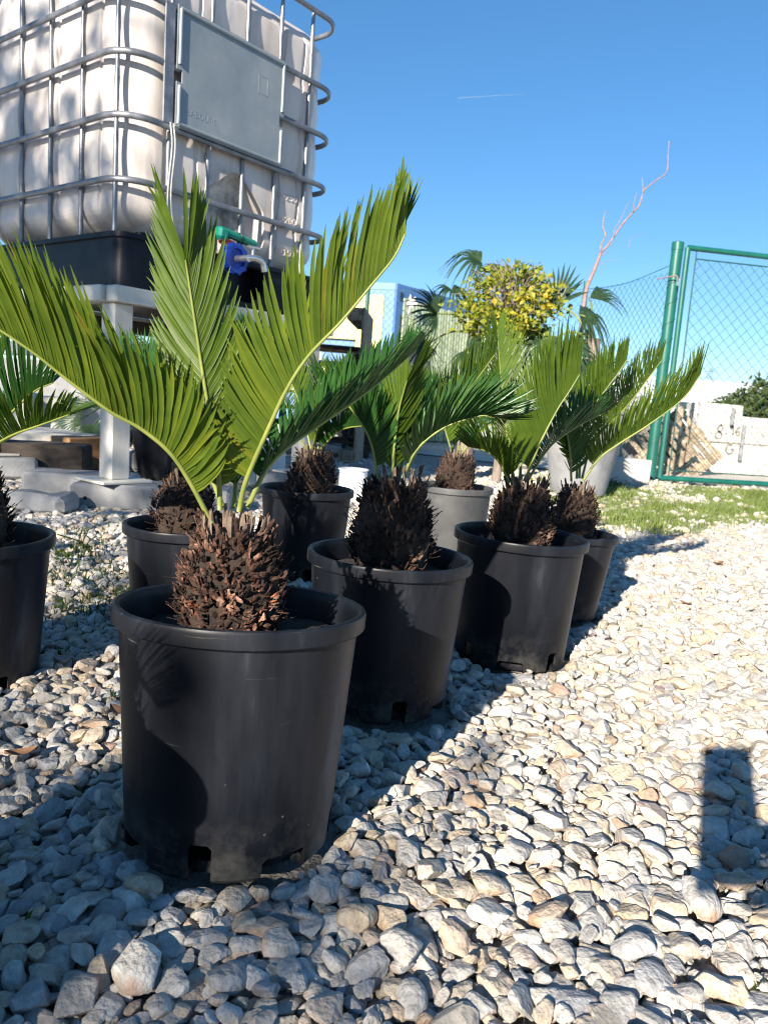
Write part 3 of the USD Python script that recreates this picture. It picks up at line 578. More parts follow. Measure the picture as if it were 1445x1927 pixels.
# bottle
ins, rv, zt = .035, .15, RINGS[0] - .03
pts = []
for cx in (ins + rv, LR_ - ins - rv):
    for cy in (ins + rv, LL_ - ins - rv):
        for zz, k in ((ZP + .01, 1.), (zt - .12, 1.)):
            c = Manifold.sphere(rv, 48).scale((1, 1, .12 / rv)).translate((cx, cy, zz + (.12 if zz < ZP + .1 else 0)))
            pts.append(c)
bot = Manifold.batch_hull(pts)
arch = Manifold.batch_hull([Manifold.sphere(.05, 24).scale((1, 1.0, 1)).translate((x, ins, z)) for x in (.42, .68) for z in (ZP + .02, ZP + .20)] + [Manifold.sphere(.05, 24).translate((.55, ins, ZP + .30))])
grooves = [Manifold.sphere(1, 20).scale((.012, .016, 2)).translate((x, ins - .004, ZP + .5)) for x in (.205, .35, .80, .92)]
grooves += [Manifold.sphere(1, 20).scale((.016, .012, 2)).translate((ins - .004, y, ZP + .5)) for y in (.20, .5, .8)]
bot = (bot - arch - Manifold.batch_boolean(grooves, m3.OpType.Add)).refine_to_length(.035)
v, f = arr(bot)
cxy = A3(LR_ / 2, LL_ / 2, 0); rad = (v - cxy) * A3(1, 1, 0)
zz = v[:, 2]; edges = np.array(sorted(RINGS) + [ZP]); edges.sort()
ph = np.interp(zz, edges, np.arange(len(edges))); bul = np.abs(np.sin(PI * ph)) * .011 * (zz < zt - .1)
v = v + rad / (np.linalg.norm(rad, axis=1, keepdims=True) + 1e-9) * bul[:, None] + (np.stack([meshkit.noise(v * 5 + 31 * k, k) for k in range(3)], -1) - .5) * .006
obj('tank_bottle', TL((v, f)), M['tank'], tank, smooth=40)
# cage rings and bars
for k, z in enumerate(RINGS):
    P = rrect(0, LR_, 0, LL_, .13); P = np.concatenate([P, np.full((len(P), 1), z)], 1)
    if k in (1, 2):   # interrupted behind the sign plate
        pass
    obj('cage_ring', TL(tube(P, 1., k=10, closed=True, flat=(.0125, .0095))), M['galv'], tank, smooth=50)
def bar(x, y, z0, z1, out):
    P = np.array([[x, y, z0 - .01], [x, y, z0 + .03]] + [[x, y, z] for z in np.linspace(z0 + .05, z1, 12)])
    r = np.full(len(P), .0098)
    for z in RINGS: r[np.abs(P[:, 2] - z) < .03] = .008
    return tube(P, r, k=10)
BX = [.211, .40, .585, .772, .961]
for x in BX: obj('cage_bar', TL(bar(x, .020, ZP, RINGS[0], 0)), M['galv'], tank, smooth=50)
for y in (.076, .308, .54, .772, 1.004, 1.15): obj('cage_bar', TL(bar(.020, y, ZP, RINGS[0], 0)), M['galv'], tank, smooth=50)
for x in (.2, .5, .8): obj('cage_bar', TL(bar(x, LL_ - .02, ZP, RINGS[0], 0)), M['galv'], tank, smooth=50)
for y in (.2, .5, .8, 1.05): obj('cage_bar', TL(bar(LR_ - .02, y, ZP, RINGS[0], 0)), M['galv'], tank, smooth=50)
# sign plate: grey sheet with a raised border and notches where it hooks on the rings
z0, z1, x0, x1 = RINGS[3] + .004, RINGS[1] + .012, .211, .772
sh = trimesh.creation.box((x1 - x0, .006, z1 - z0))
plate = Manifold.cube((x1 - x0, .005, z1 - z0), True).translate(((x0 + x1) / 2, -.016, (z0 + z1) / 2))
nl = Manifold.cube((.05, .05, .045), True)
plate = plate - nl.translate((x0, -.016, RINGS[2] - .03)) - nl.translate((x1, -.016, RINGS[2] - .03))
obj('sign_plate', TL(plate), M['sign'], tank)
bz = []
for (a, b) in (((x0 + .012, z1 - .014), (x1 - .012, z1 - .014)), ((x0 + .012, z0 + .012), (x1 - .012, z0 + .012)), ((x0 + .012, z0 + .012), (x0 + .012, RINGS[2] - .065)), ((x0 + .012, RINGS[2] + .01), (x0 + .012, z1 - .014)),
               ((x1 - .012, z0 + .012), (x1 - .012, RINGS[2] - .065)), ((x1 - .012, RINGS[2] + .01), (x1 - .012, z1 - .014))):
    bz.append(tube(smooth_path([(a[0], -.020, a[1]), (b[0], -.020, b[1])], 8), .0075, k=8))
obj('sign_border', TL(cat(bz)), M['sign'], tank, smooth=50)
obj('mounting_strip', TL(xf(bbox(.045, .008, z1 - z0 - .01, .002), (x0 - .028, -.006, (z0 + z1) / 2))), M['galv'], tank)
txt = meshkit.text_mesh('LABOURE', .023, .0006); txt = xf(txt, (0, 0, 0), rotx(PI / 2))
obj('embossed_lettering', TL(xf(txt, (x0 + .05, -.0185, z0 + .06))), M['sign'], tank)
fr = [((0, 0), (.05, 0)), ((.05, 0), (.05, .07)), ((.05, .07), (0, .07)), ((0, .07), (0, 0))]
obj('embossed_square', TL(xf(cat([xf(bbox(abs(b[0] - a[0]) + .0015, .0012, abs(b[1] - a[1]) + .0015, .0003), ((a[0] + b[0]) / 2, 0, (a[1] + b[1]) / 2)) for a, b in fr]), (x1 - .15, -.0188, z0 + .26))), M['sign'], tank)
for q, (t_, zq) in enumerate((('8-250', RINGS[4] + .12), ('8-200', RINGS[4] + .02), ('8-150', ZP + .07))):
    obj('level_mark', TL(xf(meshkit.text_mesh(t_, .028, .003), (.80, ins - .0085, zq), rotx(PI / 2))), M['tank'], tank)
# pallet: black plastic with a lip, feet and an opening under the valve
pal = Manifold.batch_hull([Manifold.cylinder(.19, .06, -1, 32).translate((x, y, ZP - .195)) for x in (.055, LR_ - .055) for y in (.055, LL_ - .055)])
pal = pal - Manifold.cube((.30, .16, .15), True).translate((.56, 0, ZP - .10))
pal = pal - Manifold.cube((.5, 3, .09), True).translate((.30, 0, ZP - .15)) * 1 if False else pal
lip = Manifold.batch_hull([Manifold.cylinder(.018, .072, -1, 32).translate((x, y, ZP - .02)) for x in (.055, LR_ - .055) for y in (.055, LL_ - .055)]) - Manifold.batch_hull([Manifold.cylinder(.1, .052, -1, 32).translate((x, y, ZP - .01)) for x in (.055, LR_ - .055) for y in (.055, LL_ - .055)])
obj('pallet_base', TL(pal), M['palletblack'], tank, smooth=35)
obj('pallet_lip', TL(lip), M['palletblack'], tank, smooth=35)
for (x, y, r) in ((.12, .05, .028), (.20, .04, .02), (.06, .16, .02)): obj('pallet_peg', TL(Manifold.cylinder(.022, r, r * .8, 20).translate((x, y, ZP - .004))), M['palletblack'], tank, smooth=35)
# valve: body, blue cap, red ring, green lever, small metal tap
VX, VZ = .50, ZP - .015
obj('valve_body', TL(Manifold.cylinder(.10, .043, -1, 36).rotate((90, 0, 0)).translate((VX, .06, VZ)) + Manifold.cylinder(.06, .03, -1, 28).translate((VX, .03, VZ + .03))), M['grime'], tank, smooth=35)
cap = Manifold.cylinder(.035, .058, -1, 48) 
for k in range(10): cap = cap + Manifold.cube((.014, .014, .03), True).rotate((0, 0, 36 * k)).translate((.058 * math.cos(k * PI / 5), .058 * math.sin(k * PI / 5), .016))
cap = cap - Manifold.cylinder(.02, .042, -1, 36).translate((0, 0, .026))
obj('valve_cap', TL(cap.rotate((90, 0, 0)).translate((VX, -.036, VZ))), M['blue_cap'], tank, smooth=30)
obj('seal_ring', TL(Manifold.cylinder(.012, .032, -1, 36).translate((VX, .005, VZ + .065))), M['red_ring'], tank, smooth=30)
hd = Manifold.hull_points(arr(bbox(.21, .045, .028, .01))[0]) + Manifold.hull_points(arr(bbox(.05, .05, .05, .01))[0]).translate((-.085, 0, -.012))
obj('valve_handle', TL(hd.rotate((0, 6, 0)).translate((VX + .045, -.01, VZ + .10))), M['green_handle'], tank, smooth=30)
obj('cable_tie', TL(tube(np.array([[VX + .03 + .003 * k, -.01 + .03 * math.cos(t), VZ + .095 + .022 * math.sin(t)] for k, t in enumerate(np.linspace(0, 2 * PI, 17))]), .003, k=6)), M['plastic'], tank)
tap = [tube(smooth_path([(VX, -.05, VZ), (VX + .005, -.10, VZ), (VX + .01, -.13, VZ)], 10), .014, k=14), tube(smooth_path([(VX + .01, -.12, VZ + .002), (VX + .04, -.135, VZ + .006), (VX + .075, -.14, VZ - .004), (VX + .09, -.14, VZ - .04)], 16), .0135, k=14),
       tube(smooth_path([(VX + .03, -.13, VZ + .01), (VX + .03, -.13, VZ + .045)], 6), .006, k=10), tube(smooth_path([(VX + .0, -.13, VZ + .046), (VX + .06, -.14, VZ + .048)], 6), .006, k=10)]
obj('tap', TL(cat(tap)), M['chrome'], tank, smooth=50)
cord = thing('hanging_cord', 'pale thin cord hanging down the tank cage left of the sign plate', 'cord', TC)
for dx in (0, .014): obj('strand', TL(tube(smooth_path([(.186 + dx, -.022, RINGS[3] + .01), (.19 + dx, -.03, RINGS[3] - .08), (.18 + dx, -.026, RINGS[4] - .03), (.195 + dx * 2, -.024, ZP - .02), (.185 + dx, -.08, ZP - .30)], 30), .0026, k=6)), M['rope'], cord, smooth=True)

# stand
ZS = ZP - .20
stand = thing('tank_stand', 'cream painted steel stand with base plates carrying the caged water tank', 'stand', TC)
rs = .06
for (cx, cy, sx, sy) in ((LR_ / 2, .012, LR_ + .06, .07), (LR_ / 2, LL_ - .012, LR_ + .06, .07), (.012 - .03, LL_ / 2, .07, LL_ - .10), (LR_ + .018, LL_ / 2, .07, LL_ - .10)):
    obj('top_rail', TL(xf(bbox(sx, sy, rs, .005), (cx - (.0 if sx > sy else -.0), cy, ZS - rs / 2))), M['whitesteel'], stand)
for (x, y) in ((.03, .06), (LR_ - .06, .06), (.03, LL_ - .08), (LR_ - .06, LL_ - .08)):
    obj('leg', TL(xf(bbox(.085, .085, ZS - rs - .108, .006), (x, y, (ZS - rs + .108) / 2))), M['whitesteel'], stand)
    obj('base_plate', TL(xf(bbox(.22, .20, .010, .002), (x, y, .103))), M['whitesteel'], stand)
for (cx, cy, sx, sy) in ((LR_ / 2, .06, LR_ - .2, .05), (.03, LL_ / 2, .05, LL_ - .26), (LR_ / 2, LL_ / 2, LR_ - .1, .06)):
    obj('brace', TL(xf(bbox(sx, sy, .06, .004), (cx, cy, ZS - .24 if cy != LL_ / 2 or sx < .1 else ZS - .10))), M['wooddark'] if sx > .8 and cy > .1 else M['whitesteel'], stand)

# concrete kerbs under the legs, and the clutter around them
def conc(name, label, catg, c, size, yaw, m='concrete', b=.012, amp=.004, seed=0, group=None, tilt=0., cell=.04):
    R = rotz(yaw) @ roty(tilt)
    t = thing(name, label, catg, (c[0], c[1], c[2]), 0, group)
    obj('block', xf(rough_box(*size, b, amp, seed, cell), (0, 0, size[2] / 2), R), M[m], t, smooth=30)
    return t
lf = TC + TB @ A3(.03, .06, 0)
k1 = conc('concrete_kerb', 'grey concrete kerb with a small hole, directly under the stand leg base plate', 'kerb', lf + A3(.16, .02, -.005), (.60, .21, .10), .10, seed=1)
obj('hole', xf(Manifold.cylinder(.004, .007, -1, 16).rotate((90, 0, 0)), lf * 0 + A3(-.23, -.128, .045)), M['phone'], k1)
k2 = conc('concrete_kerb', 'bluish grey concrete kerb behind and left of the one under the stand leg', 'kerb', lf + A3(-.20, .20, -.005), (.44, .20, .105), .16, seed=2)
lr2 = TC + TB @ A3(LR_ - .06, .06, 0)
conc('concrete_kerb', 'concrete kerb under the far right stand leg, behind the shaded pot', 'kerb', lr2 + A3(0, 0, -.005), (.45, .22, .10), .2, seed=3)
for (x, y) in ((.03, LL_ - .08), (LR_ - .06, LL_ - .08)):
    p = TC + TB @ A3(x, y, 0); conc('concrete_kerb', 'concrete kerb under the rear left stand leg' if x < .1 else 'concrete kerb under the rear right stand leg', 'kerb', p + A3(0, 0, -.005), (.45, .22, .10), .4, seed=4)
conc('stone_block', 'whitish broken stone block lying on the gravel at left, in front of the kerbs', 'stone block', gp(72, 958) + A3(0, 0, -.01), (.27, .13, .075), -.12, m='concrete', b=.02, amp=.014, seed=5, cell=.03)
wb = thing('timber_block', 'squared timber block with a fresh orange end under the tank', 'timber', gp(138, 886) + A3(.03, .1, .0))
obj('beam', xf(rough_box(.16, .34, .17, .006, .003, 3, .05), (0, 0, .095), rotz(-.55)), M['woodorange'], wb, smooth=30)
wb2 = thing('timber_beam', 'dark weathered timber lying left of the orange-ended block', 'timber', gp(60, 905) + A3(-.1, .25, 0))
obj('beam', xf(rough_box(.5, .22, .16, .01, .006, 8, .05), (0, 0, .08), rotz(.2)), M['wooddark'], wb2, smooth=30)
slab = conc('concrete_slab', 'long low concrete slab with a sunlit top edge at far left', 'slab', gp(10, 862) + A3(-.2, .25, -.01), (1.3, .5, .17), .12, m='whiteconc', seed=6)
for k, (px, w, hh, lb) in enumerate(((55, .42, .24, 'pale rough block at far left, rightmost but one on the long slab'), (135, .34, .22, 'pale rough block beside the orange-ended timber'), (-20, .3, .26, 'pale rough block cut by the left edge of the picture'))):
    p = gp(px, 838); conc('rough_block', lb, 'stone block', p + A3(0, .32, .10), (w, .3, hh), .1 * k, m='whiteconc', b=.02, amp=.012, seed=20 + k)
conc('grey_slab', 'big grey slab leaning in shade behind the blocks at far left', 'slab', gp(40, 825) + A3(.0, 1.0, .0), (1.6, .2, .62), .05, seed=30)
def simple_pot(name, label, catg, c, d, h, ratio, m, rim=.02, group=None):
    t = thing(name, label, catg, c, 0, group)
    obj('pot_wall', make_pot_mesh(d, h, ratio, rimh=rim, notch=False), M[m], t, smooth=35)
    return t
simple_pot('dark_tub', 'wide dark round tub behind the stand leg', 'tub', gp(292, 905) + A3(.02, .2, 0), .42, .26, .78, 'plastic')
simple_pot('white_bucket', 'small white bucket behind the shaded pot, beside a wooden pallet', 'bucket', gp(660, 946) + A3(0, .08, 0), .15, .155, .9, 'white', .006)
wp = thing('white_planter', 'white square planter box under the tank, seen between the front fronds', 'planter', gp(490, 914) + A3(.0, .1, 0))
obj('box_wall', xf(Manifold.hull_points(arr(bbox(.19, .19, .24, .006))[0]) - Manifold.cube((.17, .17, .22), True).translate((0, 0, .03)), (0, 0, .12), rotz(.3)), M['white'], wp)
rk = thing('rubble_stone', 'brownish broken rubble stone leaning behind the white bucket', 'stone', gp(668, 905) + A3(.02, .3, 0))
obj('rubble', rough_box(.16, .08, .16, .02, .02, 9, .03), M['concrete'], rk, smooth=30)

def pallet_boards(parent, L, W, Hh, m, R, c, seed):
    r = np.random.default_rng(seed)
    def put(nm, sx, sy, sz, x, y, z): obj(nm, xf(bbox(sx, sy, sz, .004), c + R @ A3(x, y, z), R @ rotz(r.normal(0, .006))), m, parent)
    for y in np.linspace(-W / 2 + .05, W / 2 - .05, 6): put('deck_board', L, min(.095, W / 6 * .62), .02, 0, y, Hh - .01)
    for x in (-L / 2 + .05, 0, L / 2 - .05):
        put('cross_board', .09, W, .018, x, 0, Hh - .030)
        for y in (-W / 2 + .06, 0, W / 2 - .06): put('spacer_block', .09, .10, Hh - .06, x, y, Hh / 2 - .01)
        put('bottom_board', .09, W, .018, x, 0, .009)
# upright pallet behind the bucket
up = thing('wooden_pallet', 'wooden pallet standing on edge right of the tank, blocks and boards in sun', 'pallet', gp(640, 872) + A3(0, .02, 0))
pallet_boards(up, 1.15, .8, .13, M['wood'], rotz(1.52) @ rotx(PI / 2) @ rotz(PI / 2), A3(.0, .42, .575), 1)
# stacks of dark pallets behind the stand
for s_, (x, y, yw, n) in enumerate(((-1.55, 6.2, .35, 6), (-.72, 6.7, .2, 7))):
    for k in range(n):
        nth = ('lowest', 'second from the ground', 'third from the ground', 'fourth from the ground', 'fifth from the ground', 'sixth from the ground', 'seventh from the ground')[k]
        t = thing('stacked_pallet', f'dark weathered pallet, {nth} in the {("left", "right")[s_]} stack behind the tank stand', 'pallet', (x + .02 * math.sin(k * 3), y, .13 * k), 0, group=('left stack of dark pallets' if s_ == 0 else 'right stack of dark pallets'))
        pallet_boards(t, 1.0, .8, .125, M['wooddark'], rotz(yw + .03 * math.sin(k * 5)), A3(0, 0, 0), 50 + k)
tb = thing('tarp_bundle', 'dark tarpaulin-covered heap behind the upright pallet', 'covered heap', (-.05, 8.3, 0))
obj('tarpaulin', xf(rough_box(.95, .7, 1.0, .12, .05, 4, .08), (-.05, 0, .5), rotz(.2)), M['tarp'], tb, smooth=True)
tl = thing('teal_crate', 'teal plastic crate in front of the dark covered heap', 'crate', (-.25, 7.5, 0))
obj('crate_wall', xf(Manifold.hull_points(arr(bbox(.36, .3, .42, .015))[0]) - Manifold.cube((.32, .26, .4), True).translate((0, 0, .03)), (0, 0, .62)), M['teal'], tl)
obj('crate_stand', xf(bbox(.4, .34, .4, .01), (0, 0, .2)), M['wooddark'], tl)

# ------------------------------------------------------------------ buildings, fences, gate
def wall_box(a, b, z0, z1, th, shift=0.):
    a, b = np.array(a[:2], float), np.array(b[:2], float); d = b - a; L = np.linalg.norm(d); yaw = math.atan2(d[1], d[0]); n = A3(-d[1], d[0], 0) / L
    return xf(bbox(L, th, z1 - z0, .006), A3(*(a + b) / 2, (z0 + z1) / 2) + n * shift, rotz(yaw))
bc = thing('blue_cabin', 'blue site cabin with a yellow panel and small window beyond the fence', 'cabin', (0, 0, 0))
pc, pl_, pr_ = A3(-.05, 12.4, 0), A3(-2.6, 12.75, 0), A3(1.75, 14.8, 0)
back = pl_ + (pr_ - pc)
obj('front_wall', wall_box(pl_, pc + A3(-.02, 0, 0), 0, 2.32, .06, .03), M['bluewall'], bc)
obj('side_wall', wall_box(pc, pr_, 0, 2.32, .06, .03), M['bluewall'], bc)
obj('rear_wall', wall_box(pl_ + A3(.1, .1, 0), back, 0, 2.3, .06), M['bluewall'], bc)
obj('far_wall', wall_box(pr_, back, 0, 2.3, .06), M['bluewall'], bc)
rf = (np.array([[*pl_[:2], 2.27], [*pc[:2], 2.27], [*pr_[:2], 2.27], [*back[:2], 2.27], [*pl_[:2], 2.30], [*pc[:2], 2.30], [*pr_[:2], 2.30], [*back[:2], 2.30]]) * A3(1, 1, 1) + A3(0, .08, 0),
      np.array([[0, 3, 2, 1], [4, 5, 6, 7], [0, 1, 5, 4], [1, 2, 6, 5], [2, 3, 7, 6], [3, 0, 4, 7]]))
obj('roof', rf, M['bluewall'], bc)
dd = unit(pc - pl_)
obj('yellow_panel', wall_box(pl_ + dd * .1, pc - dd * .19, .55, 2.12, .02, -.012), M['yellowwall'], bc)
wn = obj('window', wall_box(pc - dd * 1.15, pc - dd * .62, 1.0, 1.38, .016, -.032), M['bluewall'], bc)
obj('window_frame', wall_box(pc - dd * 1.17, pc - dd * .60, 1.38, 1.41, .03, -.034), M['phone'], wn)
ds = unit(pr_ - pc)
obj('vent_hole', wall_box(pc + ds * .10, pc + ds * .16, 2.06, 2.2, .012, -.006), M['phone'], bc)

# pale green slatted screen
sc = thing('slat_screen', 'screen of upright pale green slats in front of the blue cabin', 'fence', (0, 0, 0))
sa, sb = A3(.05, 9.2, 0), A3(2.22, 11.3, 0); sd_ = sb - sa; sl = np.linalg.norm(sd_); su = sd_ / sl; yw = math.atan2(su[1], su[0])
rng = np.random.default_rng(5)
N = 58
for k in range(N):
    t = (k + .5) / N
    if .46 < t < .60: continue
    p = sa + sd_ * t; top = 1.69 - .16 * t + rng.normal(0, .006)
    obj('slat', xf(bbox(sl / N * .80, .014, top - .02, .004), A3(p[0], p[1], (top + .02) / 2), rotz(yw + rng.normal(0, .03)) @ roty(rng.normal(0, .004))), M['slat'], sc)
obj('backing', wall_box(sa + A3(-.03, .06, 0), sb + A3(-.03, .06, 0), 0, 1.50, .008), M['slatgap'], sc)
obj('screen_post', wall_box(sb + su * .02, sb + su * .09, 0, 1.55, .05), M['bluewall'], sc)
wpn = thing('white_fence_panel', 'white board between the two runs of green slats', 'panel', (0, 0, 0))
obj('board', wall_box(sa + sd_ * .46, sa + sd_ * .60, .1, 1.42, .02), M['white'], wpn)
fl = thing('white_flower_ornament', 'white flower-shaped ornament on the top left corner of the slat screen', 'ornament', at(776, 568, 8.85))
pt = [xf(Manifold.sphere(1, 16).scale((.035, .008, .018)).translate((.035, 0, 0)).rotate((0, 72 * k + 15, 0)), (0, 0, 0)) for k in range(5)]
for q in pt: obj('petal', q, M['white'], fl, smooth=True)
obj('stem', tube(smooth_path([(-.03, 0, .08), (-.02, 0, .0), (-.04, 0, -.15)], 8), .006, k=6), M['white'], fl)

def chainlink(a, b, z0, z1, w=.042, r=.0022, sag=0.):
    a, b = np.array(a[:2], float), np.array(b[:2], float); d = b - a; L = np.linalg.norm(d); u = d / L
    n = int(L / w); lev = int((z1 - z0) / (w * .98)); out = []
    for i in range(n):
        K = np.arange(lev + 1); x = i * w + w * ((K + i) % 2); x = np.clip(x, 0, L)
        z = z0 + K * (z1 - z0) / lev
        side = np.where((K + i) % 2, 1, -1) * r
        P = np.stack([a[0] + u[0] * x - u[1] * side, a[1] + u[1] * x + u[0] * side, z - sag * np.sin(PI * x / L)], -1)
        out.append(tube(P, r, k=3, cap=False))
    return cat(out)
PB, PM, PLf = A3(2.222, 6.48, 0), A3(1.84, 7.87, 0), A3(-.36, 8.95, 0)
PFL = A3(-3.4, 9.6, 0)
cf = thing('chain_link_fence', 'green chain link fence running back from the big gate post', 'fence', (0, 0, 0))
for (a, b) in ((PM, PB), (PLf, PM), (PFL, PLf)):
    obj('wire_mesh', chainlink(a, b, .02, 1.70, sag=.0), M['meshwire'], cf, kind='stuff')
    obj('top_wire', tube(smooth_path([a + A3(0, 0, 1.72), (a + b) / 2 + A3(0, 0, 1.69), b + A3(0, 0, 1.76 if b is PB else 1.72)], 14), .003, k=5), M['meshwire'], cf)
for p in (PM, PLf, PFL): obj('post', Manifold.cylinder(1.80, .024, -1, 20).translate(tuple(p)), M['greenpaint'], cf, smooth=40)
gpst = thing('gate_post', 'thick green round gate post with wire wound round it', 'post', PB)
obj('post_tube', xf(Manifold.cylinder(1.93, .045, -1, 32), (0, 0, -.02), roty(-.045) if False else np.eye(3)), M['greenpaint'], gpst, smooth=40)
obj('cap', Manifold.cylinder(.06, .0475, -1, 32).translate((0, 0, 1.86)) + Manifold.sphere(.0475, 32).scale((1, 1, .25)).translate((0, 0, 1.92)), M['greenpaint'], gpst, smooth=40)
hx = np.linspace(0, 1, 150)
obj('wound_wire', tube(np.stack([.0475 * np.cos(hx * 2 * PI * 9), .0475 * np.sin(hx * 2 * PI * 9), .2 + 1.45 * hx], -1), .002, k=4), M['meshwire'], gpst)

GA = at(1240, 905, 6.08); GA[2] = 0; GD = unit(A3(.985, .17, 0)); GW, GH = 1.10, 1.80
gate = thing('wire_gate', 'green tubular gate filled with chain link, right of the thick post', 'gate', GA, math.atan2(GD[1], GD[0]))
zb = .035
for x in (0, GW): obj('stile', xf(Manifold.cylinder(GH - zb, .021, -1, 24), (x, 0, zb)), M['greenpaint'], gate, smooth=40)
for z in (zb, GH): obj('rail', tube(np.array([[-.0, 0, z], [GW, 0, z]]), .021, k=20), M['greenpaint'], gate, smooth=40)
i0, i1, j0, j1 = .075, GW - .075, zb + .065, GH - .075
for (a, b) in (((i0, j0), (i0, j1 + .06)), ((i1, j0 - .06), (i1, j1)), ((i0, j0), (i1, j0)), ((i0, j1), (i1, j1)), ((i0, j0 - .06), (i0, j0))):
    obj('inner_rod', tube(np.array([[a[0], 0, a[1]], [b[0], 0, b[1]]]), .0055, k=8), M['meshwire'], gate, smooth=40)
obj('wire_mesh', chainlink((i0, 0), (i1, 0), j0, j1, w=.046, r=.0022), M['meshwire'], gate, kind='stuff')
obj('hook', tube(np.array([[.0, 0, .86], [.06, 0, .86]]), .006, k=8), M['meshwire'], gate)
lk = thing('padlock', 'small padlock on a chain between gate post and gate', 'padlock', at(1275, 533, 6.15))
obj('lock_body', bbox(.024, .014, .04, .004), M['chrome'], lk); obj('shackle', tube(smooth_path([(-.008, 0, .02), (-.008, 0, .045), (.008, 0, .045), (.008, 0, .02)], 14), .003, k=6), M['chrome'], lk)
obj('chain', tube(smooth_path([(0, 0, .045), (-.03, .0, .06), (-.07, .05, .05), (-.12, .15, .05)], 12), .005, k=6), M['redbark'], lk)

# block wall beyond the gate, pallets leaning there, a white block by the post
def stroke(pts, w, m, parent, name='painted_mark'):
    """brush stroke lying on the local xz plane"""
    P = smooth_path(pts, 24); n = len(P); T = np.gradient(P, axis=0); T /= np.linalg.norm(T, axis=1, keepdims=True) + 1e-9; Nn = np.stack([-T[:, 1], T[:, 0]], 1)
    a, b = P + Nn * w / 2, P - Nn * w / 2
    V = []; Fq = []
    for s_, yy in ((0, 0.), (1, -.003)):
        V.append(np.stack([a[:, 0], np.full(n, yy), a[:, 1]], 1)); V.append(np.stack([b[:, 0], np.full(n, yy), b[:, 1]], 1))
    V = np.vstack(V); f = []
    for i in range(n - 1):
        for (p, q) in ((2, 3), (0, 1), (0, 2), (1, 3)): f.append([p * n + i, p * n + i + 1, q * n + i + 1, q * n + i])
    return V, np.array(f)
BY = 8.05
def bxz(px, py): p = wall_pt(px, py, BY); return p[0], p[2]
blocks = [  # px left, px right, py top, py bottom, label
    (1308, 1393, 766, 829, 'pale concrete block with the painted number 8-16 beyond the gate'),
    (1395, 1500, 785, 829, 'pale concrete block with a faint painted number beside the one marked 8-16'),
    (1300, 1391, 830, 901, 'pale concrete block with a painted letter G in the lower course'),
    (1394, 1500, 831, 905, 'plain pale concrete block at right end of the lower course'),
    (1225, 1296, 783, 838, 'pale concrete block behind the leaning pallets, upper course'),
    (1225, 1297, 839, 897, 'pale concrete block behind the leaning pallets, lower course')]
for k, (a, b, c, d_, lb) in enumerate(blocks):
    (xa, zt_), (xb, zb_) = bxz(a, c), bxz(b, d_); _, zb2 = bxz((a + b) / 2, d_); _, zt2 = bxz((a + b) / 2, c)
    zb2 = {0: .30, 1: .30, 2: -.03, 3: -.03, 4: .29, 5: -.03}[k]; zt2 = {0: .70, 1: .585, 2: .294, 3: .294, 4: .62, 5: .284}[k]
    t = thing('concrete_block', lb, 'concrete block', ((xa + xb) / 2, BY + .3, zb2))
    obj('block', xf(rough_box(xb - xa - .006, .6, zt2 - zb2, .015, .006, 60 + k, .09), (0, 0, (zt2 - zb2) / 2)), M['whiteconc'], t, smooth=30)
    hw, hh = (xb - xa) / 2, zt2 - zb2
    marks = []
    if k == 0:
        def G(px, py): p = wall_pt(px, py, BY); return (p[0] - (xa + xb) / 2, p[2] - zb2)
        marks = [[G(1356, 799), G(1360, 803), G(1358, 809), G(1352, 812), G(1351, 806), G(1354, 800), G(1358, 801)], [G(1352, 812), G(1357, 816), G(1356, 823), G(1350, 825), G(1346, 820), G(1348, 814), G(1353, 812)],
                 [G(1364, 816), G(1368, 815)], [G(1374, 808), G(1379, 802), G(1379, 818)], [G(1392, 803), G(1386, 808), G(1384, 815), G(1388, 820), G(1391, 816), G(1389, 812), G(1385, 814)]]
    if k == 2:
        def G(px, py): p = wall_pt(px, py, BY); return (p[0] - (xa + xb) / 2, p[2] - zb2)
        marks = [[G(1377, 836), G(1370, 836), G(1366, 843), G(1367, 851), G(1373, 854), G(1378, 850), G(1379, 846), G(1373, 846)]]
    if k == 1:
        def G(px, py): p = wall_pt(px, py, BY); return (p[0] - (xa + xb) / 2, p[2] - zb2)
        marks = [[G(1412, 806), G(1416, 802), G(1415, 817)], [G(1426, 803), G(1421, 809), G(1420, 815), G(1424, 818), G(1427, 814), G(1422, 812)], [G(1435, 806), G(1440, 804), G(1443, 808), G(1437, 814), G(1434, 818), G(1443, 818)]]
    for mk in marks: obj('painted_mark', xf(stroke(mk, .019, None, None), (0, -.303, 0)), M['faint' if k == 1 else 'charcoal'], t)
for k, (px, top, bot) in enumerate(((1301, 785, 842), (1376, 768, 800), (1396, 800, 866))):
    x, z1_ = bxz(px, top); _, z0_ = bxz(px, bot)
    t = thing('grey_stake', ('grey weathered stake between the blocks, nearest the leaning pallets', 'short grey stake at the top corner of the block marked 8-16', 'grey stake over the joint right of the painted numbers')[k], 'stake', (x, BY - .06, 0))
    obj('stake', xf(rough_box(.035, .03, z1_ - z0_, .004, .003, k, .05), (0, 0, (z0_ + z1_) / 2)), M['concrete'], t, smooth=30)
for k, (px, py, lean, yw_, L) in enumerate(((1250, 893, .80, -.35, .58), (1298, 898, .74, -.30, .64))):
    p = gp(px, py); t = thing('leaning_pallet', ('weathered pallet leaning behind the gate post, the left one' , 'weathered pallet leaning behind the gate, the right one with projecting blocks')[k], 'pallet', (p[0] + (.02, .12)[k], 7.35 + .1 * k, 0))
    lx = unit(A3(.66, -.18 - .05 * k, -.72)); lz = A3(-.42, -.72, .5); lz = unit(lz - (lz @ lx) * lx); R = np.stack([lx, np.cross(lz, lx), lz], 1)
    pallet_boards(t, L, .46, .10, M['wood'], R, A3(.0, .05 * k, .25), 80 + k)
